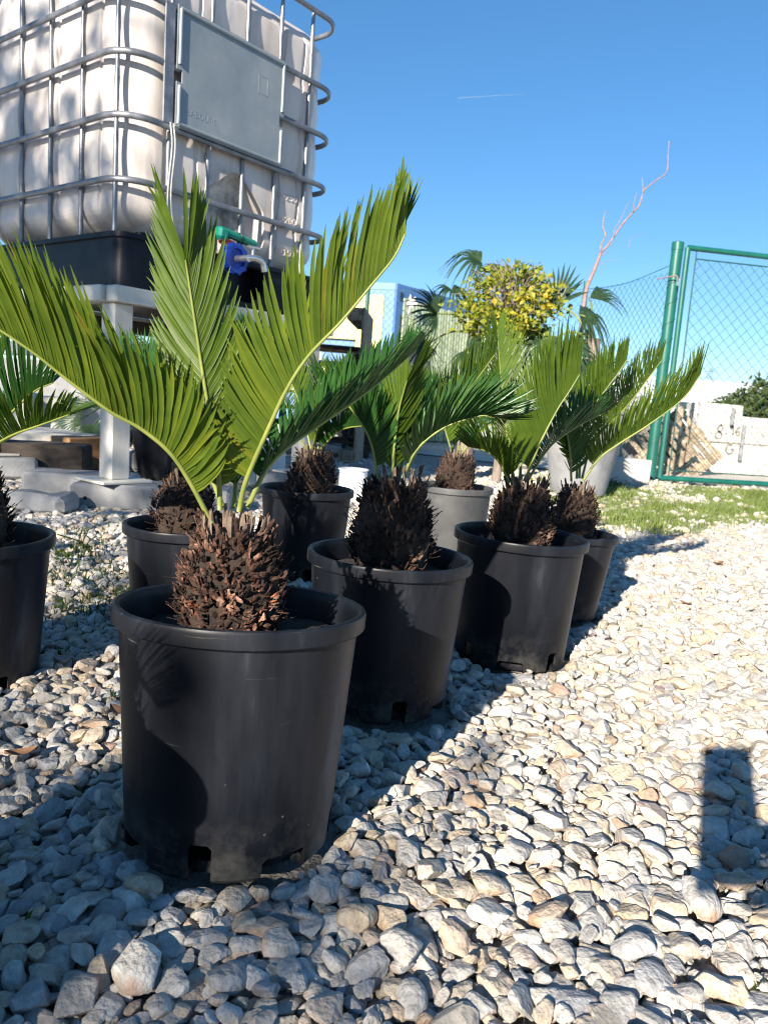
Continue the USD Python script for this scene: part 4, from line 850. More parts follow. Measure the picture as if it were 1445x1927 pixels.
conc('pale_curb_block', 'clean white rectangular block at the foot of the green gate post', 'concrete block', gp(1187, 906) + A3(-.02, .16, -.005), (.36, .22, .175), .18, m='whiteconc', b=.008, amp=.002, seed=40)
conc('grey_rough_block', 'grey rough block behind the white one at the gate post', 'concrete block', gp(1190, 882) + A3(.02, .25, -.005), (.24, .3, .34), .1, m='concrete', b=.02, amp=.01, seed=41)

hall = thing('white_hall', 'long white building with a low pitched white roof beyond the yard', 'building', (0, 0, 0))
Yh = 42.
xl, zr = wall_pt(1130, 730, Yh)[0], wall_pt(1400, 711, Yh)[2]; xr = wall_pt(1700, 740, Yh)[0]; ze = wall_pt(1300, 757, Yh)[2]
obj('wall', xf(bbox(xr - xl - .6, 13.6, ze, .05), ((xl + xr) / 2, Yh + 7.3, ze / 2)), M['white'], hall)
rv_ = np.array([[xl, Yh - .3, ze], [xr, Yh - .3, ze], [xr, Yh + 7.3, zr], [xl, Yh + 7.3, zr], [xl, Yh + 15, ze], [xr, Yh + 15, ze]])
rv_ = np.vstack([rv_, rv_ + A3(0, 0, .12)])
obj('roof', (rv_, np.array([[6, 7, 8, 9], [9, 8, 11, 10], [0, 3, 2, 1], [3, 4, 5, 2], [0, 1, 7, 6], [4, 10, 11, 5], [0, 6, 9, 3], [3, 9, 10, 4], [1, 2, 8, 7], [2, 5, 11, 8]])), M['whiteroof'], hall)
lw = thing('white_shed', 'low white sloping shed roof left of the thick green post', 'shed', (0, 0, 0))
pa, pb = wall_pt(1188, 805, 16.), wall_pt(1262, 742, 16.)
x0s, x1s = wall_pt(1150, 800, 16.)[0], wall_pt(1320, 800, 16.)[0]
obj('wall', xf(bbox(x1s - x0s, 3, .55, .03), ((x0s + x1s) / 2, 17.6, .275)), M['white'], lw)
zz1 = wall_pt(1240, 745, 16.)[2]
rs_ = np.array([[x0s - .1, 16, .56], [x1s + .1, 16, .56], [x1s + .1, 19.2, zz1 + .12], [x0s + .6, 19.2, zz1 + .12]]); rs_ = np.vstack([rs_, rs_ + A3(0, 0, .06)])
obj('roof', (rs_, np.array([[0, 3, 2, 1], [4, 5, 6, 7], [0, 1, 5, 4], [1, 2, 6, 5], [2, 3, 7, 6], [3, 0, 4, 7]])), M['whiteroof'], lw)
# power pylon far away
Yp = 380.; pp = wall_pt(1338, 693, Yp)
py_ = thing('power_pylon', 'tiny distant lattice power pylon above the white roof', 'pylon', (pp[0], Yp, 0))
tt = []
Hp = pp[2]
for sx in (-1, 1):
    for sy in (-1, 1): tt.append(tube(np.array([[sx * 3., sy * 3., 0], [sx * .6, sy * .6, Hp]]), .12, k=4))
for z in np.linspace(.3, .92, 6) * Hp:
    w_ = 3 - 2.4 * z / Hp; tt.append(tube(np.array([[-w_, -w_, z], [w_, w_, z + 3]]), .09, k=4)); tt.append(tube(np.array([[w_, -w_, z], [-w_, w_, z + 3]]), .09, k=4))
obj('lattice', cat(tt), M['galv'], py_)
for z in (.82, .93): obj('cross_arm', tube(np.array([[-4.5, 0, z * Hp], [0, 0, z * Hp + .6], [4.5, 0, z * Hp]]), .14, k=4), M['galv'], py_)
# vapour trail
tr0, tr1 = at(862, 183.5, 900), at(985, 176, 1000)
ct = thing('vapour_trail', 'thin short white vapour trail high in the blue sky', 'vapour trail', tr0)
obj('trail', tube(smooth_path([A3(0, 0, 0), (tr1 - tr0) * .3, (tr1 - tr0)], 12), np.linspace(.2, .05, 12), k=8), M['trail'], ct, smooth=True)

# ------------------------------------------------------------------ potted tree, palms, willow, shrubs
def crown_leaves(rng, n, c, rad, size, hollow=.55, clump=.12, droop=.3):
    """pointed folded leaves spread in clumps through an ellipsoid"""
    cl = []
    nc = max(6, n // 9)
    d = rng.normal(size=(nc, 3)); d /= np.linalg.norm(d, axis=1, keepdims=True)
    cr = c + d * np.asarray(rad) * (hollow + (1 - hollow) * rng.random((nc, 1)) ** .5) * (1 + .22 * (meshkit.noise(d * 2.2 + 5, 4)[:, None] - .5))
    out = []
    for i in range(n):
        p = cr[i % nc] + rng.normal(0, clump, 3) * np.asarray(rad)
        x = unit(rng.normal(size=3) + A3(0, 0, -droop) + .6 * unit(p - c)); B = basis(x, rng.normal(size=3))
        s = size * rng.uniform(.55, 1.3)
        v = np.array([[0, 0, 0], [.35, .38, .08], [.35, 0, -.02], [.35, -.38, .08], [.72, .25, .03], [.72, 0, -.05], [.72, -.25, .03], [1.05, 0, -.12]]) * s
        f = np.array([[0, 2, 1], [0, 3, 2], [1, 2, 5], [1, 5, 4], [2, 3, 6], [2, 6, 5], [4, 5, 7], [5, 6, 7]])
        out.append((v @ B.T + p, f))
    return out
rng = np.random.default_rng(21)
TB0 = at(958, 572, 5.0)
yt = thing('ball_tree', 'small ball-crowned tree with yellowing leaves among the pots', 'tree', (TB0[0] + .02, TB0[1], 0))
o = A3(TB0[0] + .02, TB0[1], 0)
hub = A3(0, 0, .62)
obj('trunk', tube(smooth_path([(0, 0, 0), (.01, 0, .3), hub], 10), np.linspace(.032, .024, 10), k=10), M['bark'], yt, smooth=True)
for k, e in enumerate(((-.16, .0, 1.02), (-.05, .1, 1.1), (.09, -.03, 1.05), (.19, .02, 1.0), (.02, -.12, 1.0))):
    e = A3(*e); obj('branch', tube(smooth_path([hub, hub * .55 + e * .45 + A3(*(rng.normal(0, .03, 2)), -.03), e], 14), np.linspace(.02, .008, 14), k=8), M['bark'], yt, smooth=True)
tw = []
for k in range(150):
    d = unit(rng.normal(size=3) + A3(0, 0, .3)); c = TB0 - o
    tw.append(tube(smooth_path([c + d * .06 + A3(0, 0, -.1), c + d * .2 + rng.normal(0, .02, 3), c + d * A3(.36, .34, .27) * rng.uniform(.9, 1.14)], 6), np.linspace(.004, .0015, 6), k=4))
obj('twigs', cat(tw), M['bark'], yt, kind='stuff')
lv = crown_leaves(rng, 2300, TB0 - o, (.305, .30, .235), .038, .5, .15)
dep = np.array([q[0].mean(0) @ A3(0, 1, 0) for q in lv]); order = np.argsort(dep)
for i in order[:290]: obj('leaf', lv[i], M['yleaf_o'], yt)
obj('foliage', cat([lv[i] for i in order[290:]]), M['yleaf'], yt, kind='stuff')

def fan_leaf(rng, c, nrm, up, R, n=26, spread=2.3, droop=.5, w=.02):
    """a fan palm blade: narrow folded segments radiating from c, tips hanging"""
    nrm = unit(nrm); up = unit(np.asarray(up) - (np.asarray(up) @ nrm) * nrm); rt = np.cross(up, nrm); out = []
    for i in range(n):
        a = -spread + 2 * spread * i / (n - 1) + rng.normal(0, .03); d = math.cos(a) * up + math.sin(a) * rt
        L = R * (1 - .28 * abs(a) / spread) * rng.uniform(.9, 1.08); m = 7; s = np.linspace(0, 1, m)
        dr = droop * rng.uniform(.5, 1.5)
        P = c + d * (s[:, None] * L) + nrm * (.10 * L * np.sin(PI * s))[:, None]; P = P - UZ * (dr * L * np.clip(s - .45, 0, 1) ** 1.6 * 1.6)[:, None]
        T = np.gradient(P, axis=0); T /= np.linalg.norm(T, axis=1, keepdims=True); W = np.cross(T, nrm); ww = w / 2 * np.array([.35, .8, 1, .95, .75, .45, .05])
        V = np.stack([P - W * ww[:, None], P - nrm * (ww * .5)[:, None], P + W * ww[:, None]], 1).reshape(-1, 3); f = []
        for j in range(m - 1):
            for q in (0, 1):
                k = j * 3 + q; f += [[k, k + 1, k + 4], [k, k + 4, k + 3]]
        out.append((V, np.array(f)))
    return cat(out)
def fan_palm(label, base, crown, leaves, seed):
    rng = np.random.default_rng(seed); base = np.array(base, float); crown = np.array(crown, float) - base
    t = thing('fan_palm', label, 'palm', base)
    obj('trunk', tube(smooth_path([(0, 0, 0), crown * .5 + A3(.01, 0, 0), crown], 12), np.linspace(.06, .045, 12) * (1 + .12 * rng.random(12)), k=12), M['bark'], t, smooth=True)
    for (pt, nrm, up, R, kw) in leaves:
        c = np.array(pt) - base
        lf_ = obj('fan_leaf', fan_leaf(rng, c, nrm, up, R, **kw), M['fan'], t, smooth=True)
        obj('petiole', tube(smooth_path([crown, (crown + c) / 2 + A3(0, 0, .05), c], 10), np.linspace(.009, .005, 10), k=6), M['rachis'], lf_, smooth=True)
pb = A3(1.2, 4.78, .0)
tub = simple_pot('grey_tub', 'large smooth pale grey tapered tub behind the small tapered pot', 'tub', pb, .54, .52, .62, 'concrete', .015)
obj('soil', soil_mesh(.24, .48, 3), M['soil'], tub, smooth=True)
fan_palm('green fan palm in the pale grey tub, right of the yellowing ball tree', pb + A3(0, 0, .48), pb + A3(.0, .05, .95), [
    (at(1046, 575, 4.85), (0, -1, .2), (.35, 0, 1), .30, dict(n=12, spread=.75, droop=.05, w=.022)),
    (at(1090, 592, 4.7), (.3, -.6, .7), (1, -.2, .1), .26, dict(n=20, spread=1.5, droop=.9, w=.022)),
    (at(1068, 648, 4.6), (.1, -.7, .6), (.2, -.6, -.4), .24, dict(n=24, spread=2.2, droop=.5, w=.02)),
    (at(1035, 640, 4.9), (-.3, -.6, .6), (-.6, -.4, .2), .28, dict(n=22, spread=2.0, droop=.6, w=.02)),
    (at(1110, 560, 5.0), (.2, -.6, .7), (1, .3, .35), .34, dict(n=12, spread=.7, droop=.3, w=.018)),
    (at(1075, 700, 4.6), (0, -.8, .5), (.4, -.5, -.6), .28, dict(n=22, spread=2.0, droop=.4, w=.02))], 31)
fan_palm('dark fan palm between the slat screen and the second potted sago palm', (.52, 5.3, 0), (.53, 5.3, .98), [
    (at(822, 590, 5.0), (.5, -.8, .35), (-.9, -.3, .35), .26, dict(n=26, spread=1.7, droop=.25, w=.016)),
    (at(850, 545, 5.1), (.2, -.5, .8), (.3, -.5, .1), .20, dict(n=24, spread=2.3, droop=.8, w=.017)),
    (at(905, 492, 5.15), (.1, -.6, .8), (-.9, -.2, .35), .30, dict(n=22, spread=1.5, droop=1.0, w=.02)),
    (at(935, 520, 5.3), (.1, -.6, .8), (.1, .4, .8), .3, dict(n=20, spread=1.6, droop=1.0, w=.02)),
    (at(800, 650, 5.1), (-.1, -.8, .5), (-.6, -.3, -.2), .26, dict(n=22, spread=1.9, droop=.5, w=.016)),
    (at(875, 660, 4.9), (.1, -.9, .3), (.5, -.3, -.2), .24, dict(n=20, spread=1.9, droop=.5, w=.016))], 32)
fan_palm('small dark fan plant in shade beside the stand leg', gp(205, 842) + A3(-.1, .7, 0), gp(205, 842) + A3(-.1, .7, .30), [
    (at(150, 790, 4.9), (-.2, -.9, .3), (-.9, -.2, .1), .24, dict(n=22, spread=1.9, droop=.2, w=.014)),
    (at(190, 770, 4.8), (.1, -.9, .3), (.4, -.2, .9), .28, dict(n=24, spread=1.9, droop=.2, w=.014)),
    (at(175, 800, 4.7), (.0, -.9, .3), (.2, -.2, -.6), .22, dict(n=20, spread=1.6, droop=.2, w=.014))], 33)

# twisted willow
wl = thing('twisted_willow', 'bare twisted reddish willow rising above the fence near the back post', 'tree', at(1085, 700, 5.4))
o = at(1085, 700, 5.4)
WD = 5.4
def wpath(px, n, dz=0.): return smooth_path([at(x, y, WD + dz * i) - o for i, (x, y) in enumerate(px)], n)
obj('trunk', tube(np.vstack([smooth_path([A3(-.02, .0, -o[2]), A3(-.01, 0, -.4), A3(0, 0, 0)], 8)[:-1], wpath([(1085, 700), (1092, 650), (1096, 595), (1103, 545), (1117, 510), (1126, 487), (1130, 475)], 26)]), np.linspace(.020, .010, 33), k=8), M['redbark'], wl, smooth=True)
for px, r in (([(1130, 475), (1131, 460), (1139, 442), (1134, 425), (1136, 410), (1139, 397)], .009), ([(1130, 475), (1143, 462), (1155, 445), (1172, 420), (1190, 400), (1201, 388), (1208, 370), (1212, 357), (1230, 342), (1250, 328), (1256, 315), (1257, 290), (1259, 265)], .0105),
              ([(1155, 445), (1157, 430), (1170, 408), (1178, 388), (1186, 377)], .004), ([(1190, 400), (1193, 380), (1198, 360)], .0035), ([(1210, 362), (1209, 345), (1208, 332)], .005), ([(1130, 480), (1140, 476), (1150, 470)], .004), ([(1150, 462), (1153, 455), (1152, 462)], .003),
              ([(1126, 500), (1140, 492), (1158, 488), (1172, 486)], .002), ([(1182, 470), (1186, 450), (1197, 442), (1215, 439)], .0022)):
    P = wpath(px, 4 * len(px) + 4, .01); obj('branch', tube(P, np.linspace(r, r * .35, len(P)) * .75, k=6), M['redbark'], wl, smooth=True)

def bare_shrub(rng, H, W, depth=4):
    out = []
    def grow(p, d, L, r, k):
        q = p + d * L * .5 + rng.normal(0, .04, 3) * L; e = q + unit(d + rng.normal(0, .25, 3)) * L * .5
        out.append(tube(np.array([p, q, e]), [r, r * .8, r * .6], k=4, cap=False))
        if k: 
            for _ in range(3): grow(e if rng.random() < .7 else q, unit(d + rng.normal(0, .55, 3) + A3(0, 0, .15)), L * rng.uniform(.6, .85), r * .62, k - 1)
    for _ in range(5): grow(A3(*rng.normal(0, .05, 2), 0), unit(A3(*(rng.normal(0, .35, 2) * W), 1)), H * .34, .011, depth)
    return cat(out)
for k, (px, Y, H, lb) in enumerate(((1130, 10.5, 1.15, 'bare twiggy shrub behind the chain link fence, left of centre'), (1185, 10.9, .95, 'bare twiggy shrub behind the chain link fence, nearest the thick gate post'), (1080, 10.8, .9, 'bare twiggy shrub behind the fence, just right of the slat screen'))):
    rng = np.random.default_rng(70 + k); p = wall_pt(px, 780, Y); t = thing('bare_shrub', lb, 'shrub', (p[0], Y, 0))
    obj('twigs', bare_shrub(rng, H * 1.05, 1.0), M['bark'], t, kind='stuff')
    obj('foliage', cat(crown_leaves(rng, 260, A3(0, 0, H * .72), (.5, .4, .42), .035, .3, .2)), M['bushleaf'], t, kind='stuff')
def bush(label, c, rad, n, size, seed):
    rng = np.random.default_rng(seed); t = thing('green_bush', label, 'bush', (c[0], c[1], 0))
    for _ in range(6):
        e = A3(*(rng.normal(0, .4, 2) * np.array(rad[:2])), c[2]); obj('stem', tube(smooth_path([(0, 0, -.05), e * .5 + A3(0, 0, .1), e], 8), np.linspace(.03, .01, 8), k=5), M['bark'], t)
    obj('foliage', cat(crown_leaves(rng, n, A3(0, 0, c[2]), rad, size, .35, .10)), M['bushleaf'], t, kind='stuff')
for k, (px, py, Y, rad, n, lb) in enumerate(((1372, 776, 13, (.5, .45, .16), 1300, 'low green bush behind the numbered blocks, left part of the row'), (1412, 766, 13.4, (.55, .5, .25), 1700, 'rounded green bush behind the numbered blocks, middle of the row'), (1462, 752, 13, (.6, .5, .36), 2000, 'tallest green bush, at the right edge behind the blocks'))):
    p = wall_pt(px, py, Y); bush(lb, p, rad, n, .07, 80 + k)
rng = np.random.default_rng(3)

# shade tree standing behind the photographer at left: its leaves dapple the tank and the front gravel
st_ = thing('shade_tree', 'broad-leaved tree standing behind the photographer at left', 'tree', (-6.6, -8.4, 0))
o = A3(-6.6, -8.4, 0)
obj('trunk', tube(smooth_path([(0, 0, -.05), (.05, .1, 1.2), (.2, .4, 2.2)], 14), np.linspace(.13, .08, 14), k=12), M['bark'], st_, smooth=True)
CL = []      # (target point that the clump shades, distance back along the sun ray, radius, leaves)
def shade(p, s, r, n): CL.append((np.array(p, float) + TO_SUN * s, r, n))
for u, z, r, n in ((.25, 1.85, .16, 26), (.45, 1.62, .20, 40), (.75, 1.75, .24, 60), (.40, 1.28, .20, 44), (.70, 1.30, .26, 70), (1.0, 1.5, .28, 70), (1.05, 2.0, .26, 50), (.62, 2.05, .16, 24), (.9, 1.15, .25, 60), (.12, 1.38, .10, 12), (.1, 1.16, .12, 16), (.3, 1.1, .12, 14)):
    shade(TC + TB @ A3(0, u, z), 8., r, int(n * (1.9 if u > .5 and z < 1.6 else 1.3)))
for (u, z, n) in ((.8, 1.15, 100), (1.1, 1.2, 110), (.85, 1.42, 80), (1.15, 1.5, 100), (1.1, 1.8, 90), (.5, 1.12, 40)): shade(TC + TB @ A3(0, u, z), 8., .24, n)
for x in (-.15, .3, .75):
    for (y, z, n) in ((.0, .62, 60), (.35, .75, 60), (.8, .75, 60), (1.2, .7, 50), (-.1, .25, 60), (.3, .35, 60), (.8, .3, 60), (1.3, .3, 50), (.0, .93, 26), (.6, .95, 40), (1.1, .95, 40)):
        if not (x > .5 and z > .8): shade(TC + TB @ A3(x, y - .1, z), 8., .24, n)
for (x, y) in ((-2.2, 4.2), (-2.6, 5.), (-1.9, 5.2), (-2.9, 4.4), (-2.2, 6.0)): shade((x, y, .35), 8., .42, 110)
for (x, y, r, n) in ((-.1, .62, .16, 24), (-.35, .95, .16, 22), (-.5, 1.25, .16, 22), (-.62, 1.75, .2, 34), (-.9, 2.0, .2, 30), (-.25, .75, .15, 22), (.0, .60, .12, 10)):
    shade((x, y, 0), 6.0, r, n)
for (x, y, n) in ((-.25, .58, 34), (.0, .53, 22), (-.35, .85, 36), (-.5, 1.1, 36), (-.75, 1.5, 40), (-1., 2.1, 40)  ): shade((x, y, 0), 14., .26, n)
lv = []
rng = np.random.default_rng(33)
for c, r, n in CL:
    lv += crown_leaves(rng, n, c - o, (r, r, r), .085, .1, .45)
    obj('branch', tube(smooth_path([(.2, .4, 2.2), (c - o) * .5 + A3(.1, .2, 1.1) + rng.normal(0, .1, 3), c - o], 12), np.linspace(.018, .005, 12), k=5), M['bark'], st_, smooth=True)
obj('foliage', cat(lv), M['bushleaf'], st_, kind='stuff')

# ------------------------------------------------------------------ the photographer with the phone (only their shadow is in the picture)
ph = thing('mobile_phone', 'dark mobile phone held upright by the photographer', 'phone', (0, 0, 0))
Bp = np.stack([CR, CU, -CF], 1)
pc_ = C0 - CF * .010 + CR * .012 - CU * .055
obj('phone_body', xf(bbox(.074, .155, .008, .003), pc_, Bp), M['phone'], ph, smooth=30)
def skel(bones, cell=.02, it=8):
    ms = []
    for (a, ra, b, rb) in bones:
        ms.append(Manifold.batch_hull([Manifold.sphere(ra, 16).translate(tuple(map(float, a))), Manifold.sphere(rb, 16).translate(tuple(map(float, b)))]))
    m = Manifold.batch_boolean(ms, m3.OpType.Add).refine_to_length(cell); v, f = arr(m)
    t = trimesh.Trimesh(v, f, process=True); trimesh.smoothing.filter_taubin(t, iterations=it); return t
pe = thing('person', 'crouching photographer in navy jacket and jeans, reaching out to hold the phone', 'person', (.85, -.55, 0))
o = A3(.85, -.55, 0)
hand = pc_ + CR * .050 - CU * .052 - o; wrist = hand + A3(.075, -.03, -.03); elbow = A3(-.30, .06, .46); shl = A3(-.17, -.05, .86); shr = A3(.17, -.12, .86)
hip, hipL, hipR = A3(0, -.18, .36), A3(-.10, -.18, .34), A3(.10, -.18, .34); chest = A3(0, -.07, .80); neck = A3(0, -.05, .94); head = A3(-.03, .0, 1.08)
kL, kR = A3(-.14, .26, .50), A3(.18, .22, .46); aL, aR = A3(-.13, .02, .08), A3(.17, -.08, .08)
body = [(hip, .13, chest, .14), (chest, .12, shl, .062), (chest, .12, shr, .062), (shl, .058, elbow, .045), (elbow, .045, wrist, .030), (shr, .058, A3(.30, .06, .58), .046), (A3(.30, .06, .58), .045, A3(.22, .24, .54), .030),
        (chest, .08, neck, .055), (hipL, .10, kL, .06), (hipR, .10, kR, .06), (kL, .06, aL, .042), (kR, .06, aR, .042), (aL, .042, aL + A3(0, .17, -.045), .032), (aR, .042, aR + A3(0, .17, -.045), .032), (neck, .05, head, .06)]
obj('body', skel(body, .025), M['cloth'], pe, smooth=True)
obj('head', skel([(head + A3(0, .0, .03), .088, head + A3(-.005, .035, -.03), .065), (head + A3(-.01, .095, .0), .014, head + A3(-.01, .09, .03), .01), (head + A3(-.09, 0, .0), .018, head + A3(-.085, 0, .02), .016), (head + A3(.08, 0, .0), .018, head + A3(.075, 0, .02), .016)], .012, 4), M['skin'], pe, smooth=True)
obj('hair', skel([(head + A3(0, -.02, .055), .085, head + A3(0, -.045, -.01), .07)], .015, 4), M['hair'], pe, smooth=True)
hb = [(wrist, .026, hand + A3(.02, -.012, 0), .026), (hand + A3(.03, -.02, .02), .022, hand + A3(.02, -.02, -.03), .020)]
for k in range(4):
    b0 = hand + CR * .012 - CF * .012 + CU * (.03 - .02 * k); b1 = b0 - CR * .03 - CF * .006; b2 = b1 - CR * (.02 + .004 * (k in (1, 2)))
    hb += [(b0, .0095, b1, .0088), (b1, .0088, b2, .0078)]
th0 = hand + CR * .01 + CF * .004 - CU * .01; hb += [(th0, .012, th0 - CR * .022 + CU * .03, .0095)]
obj('hand', skel(hb, .005, 3), M['skin'], pe, smooth=True)

# ------------------------------------------------------------------ the gravel itself
rng = np.random.default_rng(77)
def stone_shape(rng, sub):
    s = trimesh.creation.icosphere(subdivisions=sub); d = np.array(s.vertices)
    n = rng.normal(size=(rng.integers(8, 13), 3)); n /= np.linalg.norm(n, axis=1, keepdims=True); h = rng.uniform(.55, .95, len(n))
    c = d @ n.T; rr = np.where(c > .05, h / np.maximum(c, .05), 9.)
    k = 60.; r = -np.log(np.exp(-k * rr).sum(1)) / k; r = np.minimum(r, 1.15)
    r *= 1 + .05 * (meshkit.fbm(d * 2.4 + rng.uniform(0, 50, 3), 3) - .5) * 2
    v = d * r[:, None] * np.array([1., rng.uniform(.62, .92), rng.uniform(.36, .60)])
    v -= (v.max(0) + v.min(0)) / 2; v /= np.abs(v[:, :2]).max()
    return v, np.array(s.faces)
NPR = 26
protos = [stone_shape(rng, 2) for _ in range(NPR)]
PS = .0122
cells = .0055; hx0, hx1, hy0, hy1 = -4.0, 4.8, .30, 6.6
nx_, ny_ = int((hx1 - hx0) / cells), int((hy1 - hy0) / cells)
HM = np.zeros((nx_, ny_))
xs_, ys_ = hx0 + (np.arange(nx_) + .5) * cells, hy0 + (np.arange(ny_) + .5) * cells
HM[:] = ground_z(*np.meshgrid(xs_, ys_, indexing='ij')); H0 = HM.copy()
blocked = [(c[0], c[1], r) for c, r in POTXY] + [(1.2, 4.78, .17)]
def grassy(x, y):      # share of grass at a ground point (right-hand strip and the weedy left patch)
    n = meshkit.fbm(np.stack([np.asarray(x) * 1.6, np.asarray(y) * 1.6, np.zeros_like(np.asarray(x, float))], -1), 3, 8)
    e = np.minimum(np.minimum((x - (.75 + .10 * (y - 3))) / .35, (y - (3.25 + .12 * x)) / .45), (6.0 - y) / .3)
    e = np.minimum(e, (4.1 + .35 * (y - 4.0) - x) / .7)
    return np.clip(e, -1, 1) * .6 + (n - .5) * 2.2 + .08
placed = []
Ntry = 420000
yy = .36 + (rng.random(Ntry) ** 1.25) * 5.9
half = .53 * yy + .95
xx = .04 * yy + rng.uniform(-1, 1, Ntry) * half
size = np.clip(np.exp(rng.normal(math.log(.0112), .38, Ntry)), .0055, .0215)
gsh = grassy(xx, yy)
lim = np.where(yy < 2.2, .013, .008)
size = size * np.where(np.abs(xx - .04 * yy) > .53 * yy + .36, 1.5, 1.)
size = size * np.where(yy > 2.2, np.minimum(1.35, 1 + .2 * (yy - 2.2)), 1.)
skip = np.zeros(Ntry, bool)
for bx, by, br in blocked: skip |= (xx - bx) ** 2 + (yy - by) ** 2 < (br + size * .6) ** 2
for i in range(Ntry):
    x, y, r = xx[i], yy[i], size[i]
    if gsh[i] > .08 and y > 2.5 and rng.random() < .97: continue
    if y > 4.6 and x > 1.8 and rng.random() < .5: continue
    if skip[i]: continue
    ci, cj = int((x - hx0) / cells), int((y - hy0) / cells)
    if ci < 0 or cj < 0 or ci >= nx_ or cj >= ny_ or HM[ci, cj] - H0[ci, cj] > lim[i]: continue
    pi = int(rng.integers(NPR)); hz = protos[pi][0][:, 2].max() * r; a = rng.uniform(0, 2 * PI)
    R_ = r * .85; i0, i1 = int((x - R_ - hx0) / cells), int((x + R_ - hx0) / cells) + 1; j0, j1 = int((y - R_ - hy0) / cells), int((y + R_ - hy0) / cells) + 1
    if i0 < 0 or j0 < 0 or i1 > nx_ or j1 > ny_: continue
    sub = HM[i0:i1, j0:j1]; base = H0[i0:i1, j0:j1]
    if (sub - base).mean() > lim[i] * 1.15: continue
    q = 1 - ((xs_[i0:i1, None] - x) ** 2 + (ys_[None, j0:j1] - y) ** 2) / R_ ** 2; ok = q > .02
    if not ok.any(): continue
    b = np.sqrt(np.where(ok, q, 0)) * hz
    w_ = (sub + b)[ok]; zc = np.partition(w_, int(len(w_) * .54))[int(len(w_) * .54)]
    gxz = np.gradient(sub)[0].mean() / cells if min(sub.shape) > 2 else 0; gyz = np.gradient(sub)[1].mean() / cells if min(sub.shape) > 2 else 0
    HM[i0:i1, j0:j1] = np.where(ok, np.maximum(sub, zc + b * .9), sub)
    placed.append((x, y, zc, r, a, pi, np.clip(gxz, -.4, .4) + rng.normal(0, .13), np.clip(gyz, -.4, .4) + rng.normal(0, .13)))
ps = np.array(placed)
# the 300 stones that show largest, each on its own; the rest as one instanced bed
P3 = ps[:, :3] - C0; dep = P3 @ CF; u_ = (P3 @ CR) / dep * FPX + PW / 2; v_ = PH / 2 - (P3 @ CU) / dep * FPX
hidden = np.zeros(len(ps), bool)
for k in range(len(ps)):
    pass
shows = np.where((u_ > 0) & (u_ < PW) & (v_ < PH - 5) & (v_ > 0), ps[:, 3] / dep * (1 + 20 * (ps[:, 2] - ground_z(ps[:, 0], ps[:, 1]))), 0)
big = set(np.argsort(-shows)[:300].tolist())
near_protos = [stone_shape(np.random.default_rng(500 + k), 3) for k in range(24)]
def stone_R(row): return rotx(row[7]) @ roty(-row[6]) @ rotz(row[4])
for n_, k in enumerate(sorted(big)):
    row = ps[k]; v, f = near_protos[n_ % 24]; s = row[3] * (1 + .05 * math.sin(n_))
    m = UsdGeom.Mesh(usdkit.mesh(stage, path('stone', ground), (v * s, f), M_stone[0], smooth=14))
    R = stone_R(row); mtx = Gf.Matrix4d(*R[:, 0], 0, *R[:, 1], 0, *R[:, 2], 0, *map(float, row[:3]), 1)
    m.AddTransformOp().Set(mtx)
rest = [k for k in range(len(ps)) if k not in big]
pi_ = UsdGeom.PointInstancer.Define(stage, path('loose_gravel', ground)); tag(pi_, kind='stuff')
pp_ = pi_.GetPath().pathString + '/kinds'
UsdGeom.Scope.Define(stage, pp_)
rel = pi_.CreatePrototypesRel()
for k, (v, f) in enumerate(protos):
    usdkit.mesh(stage, f'{pp_}/stone_kind_{k:03d}', (v * PS, f), M_stone[0], smooth=14); rel.AddTarget(f'{pp_}/stone_kind_{k:03d}')
from scipy.spatial.transform import Rotation
Q = Rotation.from_matrix(np.stack([stone_R(ps[k]) for k in rest])).as_quat()
pi_.CreateProtoIndicesAttr(Vt.IntArray([int(ps[k][5]) for k in rest]))
pi_.CreatePositionsAttr(Vt.Vec3fArray([Gf.Vec3f(*map(float, ps[k][:3])) for k in rest]))
pi_.CreateOrientationsAttr(Vt.QuathArray([Gf.Quath(float(q[3]), float(q[0]), float(q[1]), float(q[2])) for q in Q]))
pi_.CreateScalesAttr(Vt.Vec3fArray([Gf.Vec3f(float(ps[k][3] / PS)) for k in rest]))

def surf(x, y):
    i, j = int((x - hx0) / cells), int((y - hy0) / cells)
    return HM[min(max(i, 0), nx_ - 1), min(max(j, 0), ny_ - 1)]
# grass and weeds
def blades(rng, pts, h, w, lean=.5):
    out = []
    for (x, y, z, k) in pts:
        H = h * k * rng.uniform(.5, 1.3); a = rng.uniform(0, 2 * PI); l = rng.normal(0, lean) * H; c, s = math.cos(a), math.sin(a); b = rng.uniform(0, 2 * PI); ww = w * rng.uniform(.6, 1.2)
        dx, dy = math.cos(b) * ww / 2, math.sin(b) * ww / 2
        V = np.array([[x - dx, y - dy, z], [x + dx, y + dy, z], [x - dx * .8 + c * l * .35, y - dy * .8 + s * l * .35, z + H * .6], [x + dx * .8 + c * l * .35, y + dy * .8 + s * l * .35, z + H * .6], [x + c * l, y + s * l, z + H]])
        out.append((V, np.array([[0, 1, 3], [0, 3, 2], [2, 3, 4]])))
    return cat(out)
rng = np.random.default_rng(5)
gx_, gy_ = rng.uniform(.6, 5.2, 110000), 3.1 + rng.random(110000) * 3.1
gs = grassy(gx_, gy_); keep = (gs > -.05) & (rng.random(110000) < np.clip(gs * 1.4 + .25, 0, 1)) & (gx_ < .75 * gy_ + .4)
pts = [(x, y, surf(x, y) - .008, 1 + .8 * (s > .7)) for x, y, s in zip(gx_[keep], gy_[keep], gs[keep])][:45000]
gr = thing('grass', 'sunny short grass strip mixed with stones before the gate', 'grass', (0, 0, 0), kind='stuff')
obj('blades', blades(rng, pts, .032, .005), M['grass'], gr, kind='stuff')
pw = []
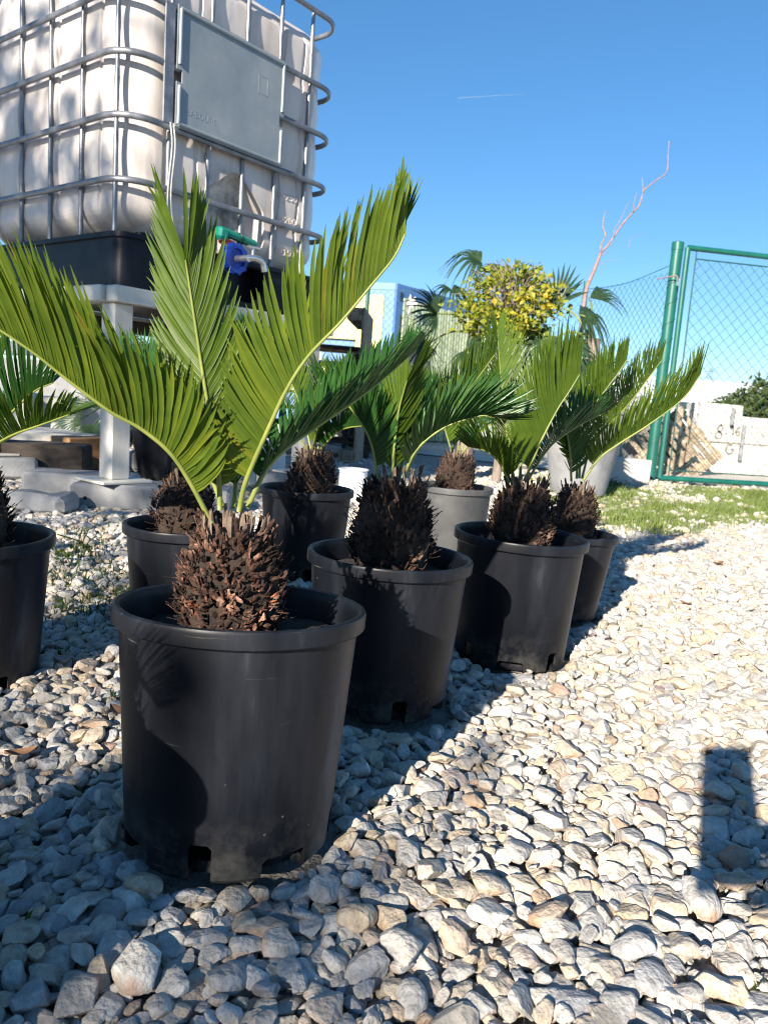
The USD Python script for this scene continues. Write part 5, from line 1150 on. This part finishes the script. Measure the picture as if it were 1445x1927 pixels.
for k in range(44):
    t = rng.random(); c = gp(rng.uniform(95, 250), 985 + 170 * t ** .8); n = int(rng.integers(10, 45)); r = rng.uniform(.02, .07)
    for _ in range(n):
        x, y = c[0] + rng.normal(0, r), c[1] + rng.normal(0, r); pw.append((x, y, surf(x, y) - .006, rng.uniform(.5, 1.4)))
for (px, py, n) in ((205, 1310, 14), (870, 1668, 5), (1432, 1850, 7), (110, 1215, 30), (60, 1700, 6), (230, 1290, 10), (180, 1470, 5)):
    c = gp(px, py)
    for _ in range(n): x, y = c[0] + rng.normal(0, .012), c[1] + rng.normal(0, .012); pw.append((x, y, surf(x, y) - .004, .45))
wd = thing('weeds', 'low green weeds growing through the gravel at left', 'weeds', (0, 0, 0), kind='stuff')
obj('blades', blades(rng, pw, .022, .0045, .9), M['weed'], wd, kind='stuff')
def sprig(label, c, n, seed):
    rng = np.random.default_rng(seed); t = thing('leafy_weed', label, 'weed', c)
    obj('foliage', cat(crown_leaves(rng, n, A3(0, 0, .018), (.09, .09, .02), .016, .2, .3, 0)), M['weed'], t, kind='stuff')
    for k in range(4): obj('stem', tube(smooth_path([(0, 0, -.02), (.02 * math.sin(k), .02 * math.cos(k), .04), (.06 * math.sin(k * 2), .06 * math.cos(k * 2), .07)], 6), .002, k=4), M['weed'], t)
sprig('green leafy weed in the shadow at the foot of the white block', gp(1150, 915) + A3(0, .05, .0), 150, 1)
sprig('leafy weed patch between the left edge pot and the pot with the rust-flecked palm', gp(150, 1050), 50, 2)
for k, (px, py, lb, s) in enumerate(((1352, 1056, 'curled brown dead leaf lying on the bright gravel', .026), (1100, 1205, 'dark brown dead leaf at the foot of the small tapered pot', .024), (225, 1322, 'reddish dead leaf on the stones left of the frontmost pot', .022), (40, 1405, 'orange brown dead leaf at the left edge of the gravel', .02), (1290, 1135, 'small brown dead leaf on the bright gravel near the plant shadow', .018))):
    c = gp(px, py, .012); c[2] = surf(c[0], c[1]) + .004; t = thing('dead_leaf', lb, 'leaf', c, rng.uniform(0, 6))
    u = np.linspace(-1, 1, 9); V = []
    for a in u: V.append([[a * s, -w_ * s * (1 - a * a) * .5, .25 * s * (a * a) + abs(w_) * .22 * s] for w_ in (-1, -.5, 0, .5, 1)])
    V = np.array(V).reshape(-1, 3); q = [[i * 5 + j, i * 5 + j + 1, i * 5 + j + 6, i * 5 + j + 5] for i in range(8) for j in range(4)]
    obj('blade', (V, np.array(q)), M['dead'], t, smooth=True)
